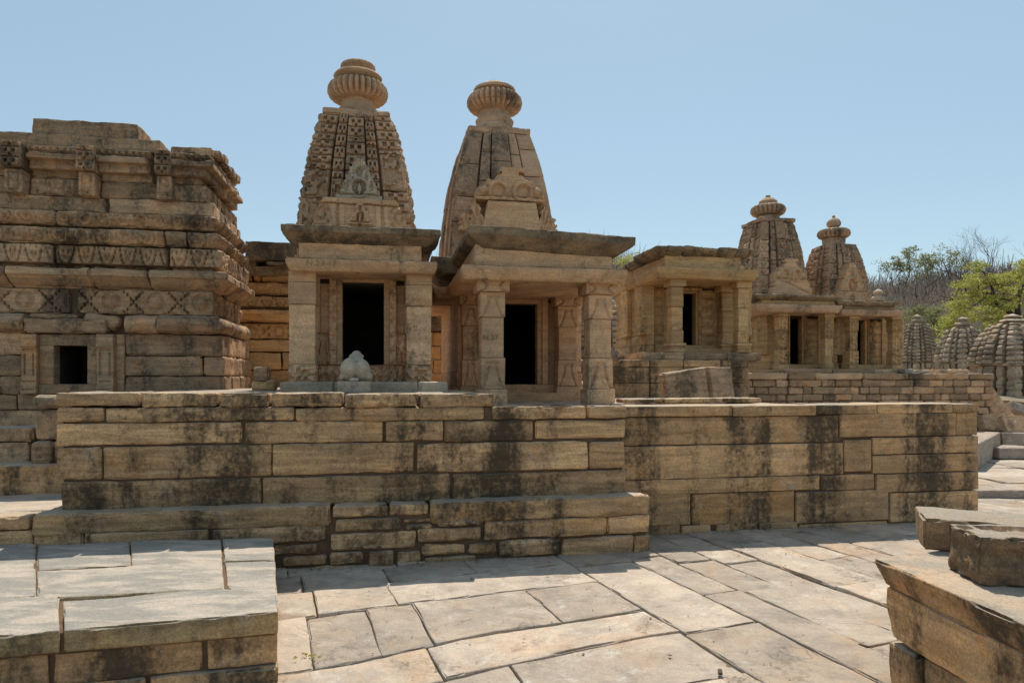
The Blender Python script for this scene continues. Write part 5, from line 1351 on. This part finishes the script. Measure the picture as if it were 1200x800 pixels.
tree('bare tree rising over the roof of the flat-roofed shrine, right one', 757, 84, hz(757, 84) - 1, 6.5, .13, (.05, 0, 1), 5, None, 'barkg', spread=.5)
# the large bright tree
Y = 42
def pt(px, py, dy=0): return ((px - 600) / F * (Y + dy), Y + dy, EYE + (H0 - py) * (Y + dy) / F)
T = Thing('tree', 'large bright yellow-green tree behind the small layered shrines at right', 'tree', pt(1196, 425) , None, th=0)
W = MB(); tips = []
def lim(L_, r0, r1):
    P_ = [Vector(pt(*q)) for q in L_]; n = len(P_)
    tube(W, P_, [r0 + (r1 - r0) * i / (n - 1) for i in range(n)], 8); return P_
lim([(1196, 430), (1194, 400), (1193, 375), (1192, 355), (1196, 340), (1206, 325)], .24, .10)
A_ = lim([(1193, 375), (1182, 365), (1168, 355), (1160, 345), (1148, 341), (1135, 345, 1), (1120, 352, 1)], .17, .04)
lim([(1165, 352), (1176, 350, -1), (1183, 352, -1), (1192, 345, -1)], .07, .03); lim([(1160, 345), (1150, 352, -1.5), (1135, 362, -2)], .07, .02)
lim([(1168, 355), (1160, 330, 1), (1150, 315, 1), (1140, 308, 1)], .09, .02); lim([(1194, 385), (1210, 360, 0), (1225, 345)], .12, .04)
for q in A_[3:]:
    for k in range(3): branch(W, tips, q.copy(), Vector((rng.normal(0, 1), rng.normal(0, 1), .4)).normalized(), 1.2, .035, 2, .7, .1)
T.part('trunk', W, M['bark'], smooth=180)
pads = []
for _ in range(210):
    px = rng.uniform(1112, 1250); top = np.interp(px, [1112, 1125, 1140, 1165, 1185, 1200, 1250], [374, 322, 308, 320, 316, 300, 290]); bot = np.interp(px, [1112, 1125, 1150, 1200, 1250], [388, 384, 400, 400, 395])
    py = top + 5 + (bot - top - 8) * rng.random() ** 1.15; pads.append(pt(px, py, rng.uniform(-2.6, 2.6)))
for q in ((1108, 378), (1114, 373), (1104, 383), (1120, 366), (1145, 308), (1152, 311), (1138, 313)): pads.append(pt(*q))
T.part('crown', leaves(pads, [rng.uniform(.35, .8) for _ in pads], 130, .075, .32), M['leaf'], smooth=0)
# olive shrub behind the leftmost small shrine, and green sprigs
T = Thing('bush', 'olive-green bush behind the leftmost small background shrine', 'bush', ((1085 - 600) / F * 50, 50, 1.2), None, th=0)
Yb = 50; pads = [((rng.uniform(1058, 1100) - 600) / F * Yb, Yb + rng.uniform(-1.5, 1.5), EYE + (H0 - rng.uniform(360, 400)) * Yb / F) for _ in range(60)]
T.part('crown', leaves(pads, [rng.uniform(.4, .9) for _ in pads], 60, .1, .4), M['leaf2'], smooth=0)
W = MB(); tp = []; branch(W, tp, Vector(((1080 - 600) / F * 50, 50, 1.2)), Vector((0, 0, 1)), 2.2, .1, 3); T.part('stem', W, M['bark'], smooth=180)
for (px, py, Yq, lb) in ((1093, 400, 30, 'small bright sprig of leaves right of the leftmost background shrine'), (724, 330, 24, 'bright green bush showing between the second and third shrine'), (737, 306, 30, 'bright leafy treetop just above the flat roof, left end')):
    T = Thing('bush', lb, 'bush', ((px - 600) / F * Yq, Yq, 1.2), None, th=0); z_ = EYE + (H0 - py) * Yq / F; x_ = (px - 600) / F * Yq
    W = MB(); tube(W, [(x_, Yq, 1.2), (x_ + .05, Yq, (1.2 + z_) / 2), (x_, Yq, z_)], [.05, .04, .02], 6); T.part('stem', W, M['bark'], smooth=180)
    T.part('crown', leaves([(x_ + rng.normal(0, .2), Yq + rng.normal(0, .2), z_ + rng.normal(0, .14)) for _ in range(8)], [.28] * 8, 45, .05, .7), M['leaf'], smooth=0)
# weed in the paving joint at the platform foot
T = Thing('weed', 'tiny green weed in a paving joint beside the left foreground platform', 'weed', (-1.30, 3.98, -.06), None, th=0)
T.part('leaves', leaves([(-1.28 + rng.uniform(-.02, .14), 3.97 + rng.uniform(-.03, .03), -.045) for _ in range(8)], [.018] * 8, 9, .008, .5), M['leaf'], smooth=0)
for i, (px, py) in enumerate(((426, 797), (844, 788), (1012, 757))):
    Yq = F * 1.6 / (py - H0)
    W = MB(); x_, y_ = (px - 600) / F * Yq, Yq
    stone(W, x_ - .03, x_ + .03, y_ - .012, y_ + .012, gz(np.array([x_]), np.array([y_]))[0] - .002, gz(np.array([x_]), np.array([y_]))[0] + .012, cell=.01, r=.004, rough=.003, chip=.01, warp=rotwarp(x_, y_, .8 * i + .5))
    tag(W.build('dry_leaf', M['bark'], None, (x_, y_, 0), 0), ['dry brown leaf on the paving at the bottom edge', 'dark dry leaf on the big pale slab in the middle foreground', 'tiny dry leaf on the paving near the right foreground ledge'][i], 'leaf')

# grit, chips and dust swept against the wall feet and lying in the joints
def pebbles():
    W = MB(); base = np.array([[1, 0, 0], [-1, 0, 0], [0, 1, 0], [0, -1, 0], [0, 0, 1], [0, 0, -1]], float); Fq = [(0, 2, 4), (2, 1, 4), (1, 3, 4), (3, 0, 4), (2, 0, 5), (1, 2, 5), (3, 1, 5), (0, 3, 5)]
    V = []; Q = []; Tt = []; n = 0
    for i in range(1500):
        m = rng.random()
        if m < .42:
            u = rng.uniform(U(320, VP), U(760, VP)); vv = VP - abs(rng.normal(0, .07)); x, y = uv2w(u, vv)
        elif m < .72:
            u = rng.uniform(U(765, V2), U(1150, V2)); vv = V2 - abs(rng.normal(0, .06)); x, y = uv2w(u, vv)
        else: y = rng.uniform(3.3, 7); x = rng.uniform(-1.1, 3.0)
        s_ = rng.uniform(.002, .008) * (1 if rng.random() < .93 else 2)
        z = float(gz(np.array([x]), np.array([y]))[0]) + s_ * .3
        a = rng.uniform(0, 6.28); R = np.array([[math.cos(a), -math.sin(a), 0], [math.sin(a), math.cos(a), 0], [0, 0, 1]])
        P = (base * rng.uniform(.6, 1.4, (6, 1)) * [1, .8, .5] * s_) @ R.T + [x, y, z]
        V.append(P); Q += [(p + n, q + n, r + n) for p, q, r in Fq]; n += 6; c = rng.random(); Tt.append(np.tile([c, rng.random(), rng.random()], (6, 1)))
    W.add(np.concatenate(V), Q, np.concatenate(Tt)); o = W.build('gravel', M['wall'], None, (0, 0, 0), 0, 0); tag(o, 'fine grit and stone chips on the paving and along the wall feet', 'gravel', kind='stuff')
pebbles()

# ---------------------------------------------------------------- camera, sky, sun
cam = bpy.data.cameras.new('camera'); co = bpy.data.objects.new('camera', cam); C.objects.link(co)
co.location = (0, 0, EYE); co.rotation_euler = (math.radians(90), 0, 0)
cam.sensor_width = 36; cam.lens = F / 1200 * 36; cam.shift_y = (H0 - 400) / 1200
cam.clip_start = .05; cam.clip_end = 2000
bpy.context.scene.camera = co
EL, AZ = math.radians(60), math.radians(9)
sd = Vector((math.sin(AZ) * math.cos(EL), math.cos(AZ) * math.cos(EL), math.sin(EL)))
sl = bpy.data.lights.new('sun', 'SUN'); sl.energy = 4.7; sl.angle = math.radians(.5); sl.color = (1, .94, .83)
so = bpy.data.objects.new('sun', sl); C.objects.link(so); so.rotation_euler = sd.to_track_quat('Z', 'Y').to_euler(); so.location = (0, 0, 30)
w = bpy.data.worlds.new('World'); bpy.context.scene.world = w; w.use_nodes = True
t = w.node_tree; t.nodes.clear()
sk = t.nodes.new('ShaderNodeTexSky'); sk.sky_type = 'NISHITA'; sk.sun_disc = False
sk.sun_elevation = EL; sk.sun_rotation = AZ; sk.altitude = 200; sk.air_density = 1.0; sk.dust_density = .7; sk.ozone_density = 1.2
bg = t.nodes.new('ShaderNodeBackground'); bg.inputs[1].default_value = .15
ow = t.nodes.new('ShaderNodeOutputWorld')
wb = t.nodes.new('ShaderNodeMix'); wb.data_type = 'RGBA'; wb.blend_type = 'MULTIPLY'; wb.inputs[0].default_value = 1
wb.inputs[7].default_value = (.96, .96, .80, 1)
t.links.new(sk.outputs[0], wb.inputs[6]); hz_ = t.nodes.new('ShaderNodeMix'); hz_.data_type = 'RGBA'; hz_.inputs[0].default_value = .55   # dry-season haze veils the blue
hz_.inputs[7].default_value = (2.45, 3.45, 4.45, 1); t.links.new(wb.outputs[2], hz_.inputs[6]); t.links.new(hz_.outputs[2], bg.inputs[0]); t.links.new(bg.outputs[0], ow.inputs[0])
sc = bpy.context.scene
sc.view_settings.view_transform = 'Standard'; sc.view_settings.look = 'None'
sc.view_settings.exposure = EXPO; sc.view_settings.gamma = 1; sc.view_settings.use_curve_mapping = False
sc.cycles.max_bounces = 8; sc.cycles.diffuse_bounces = 5
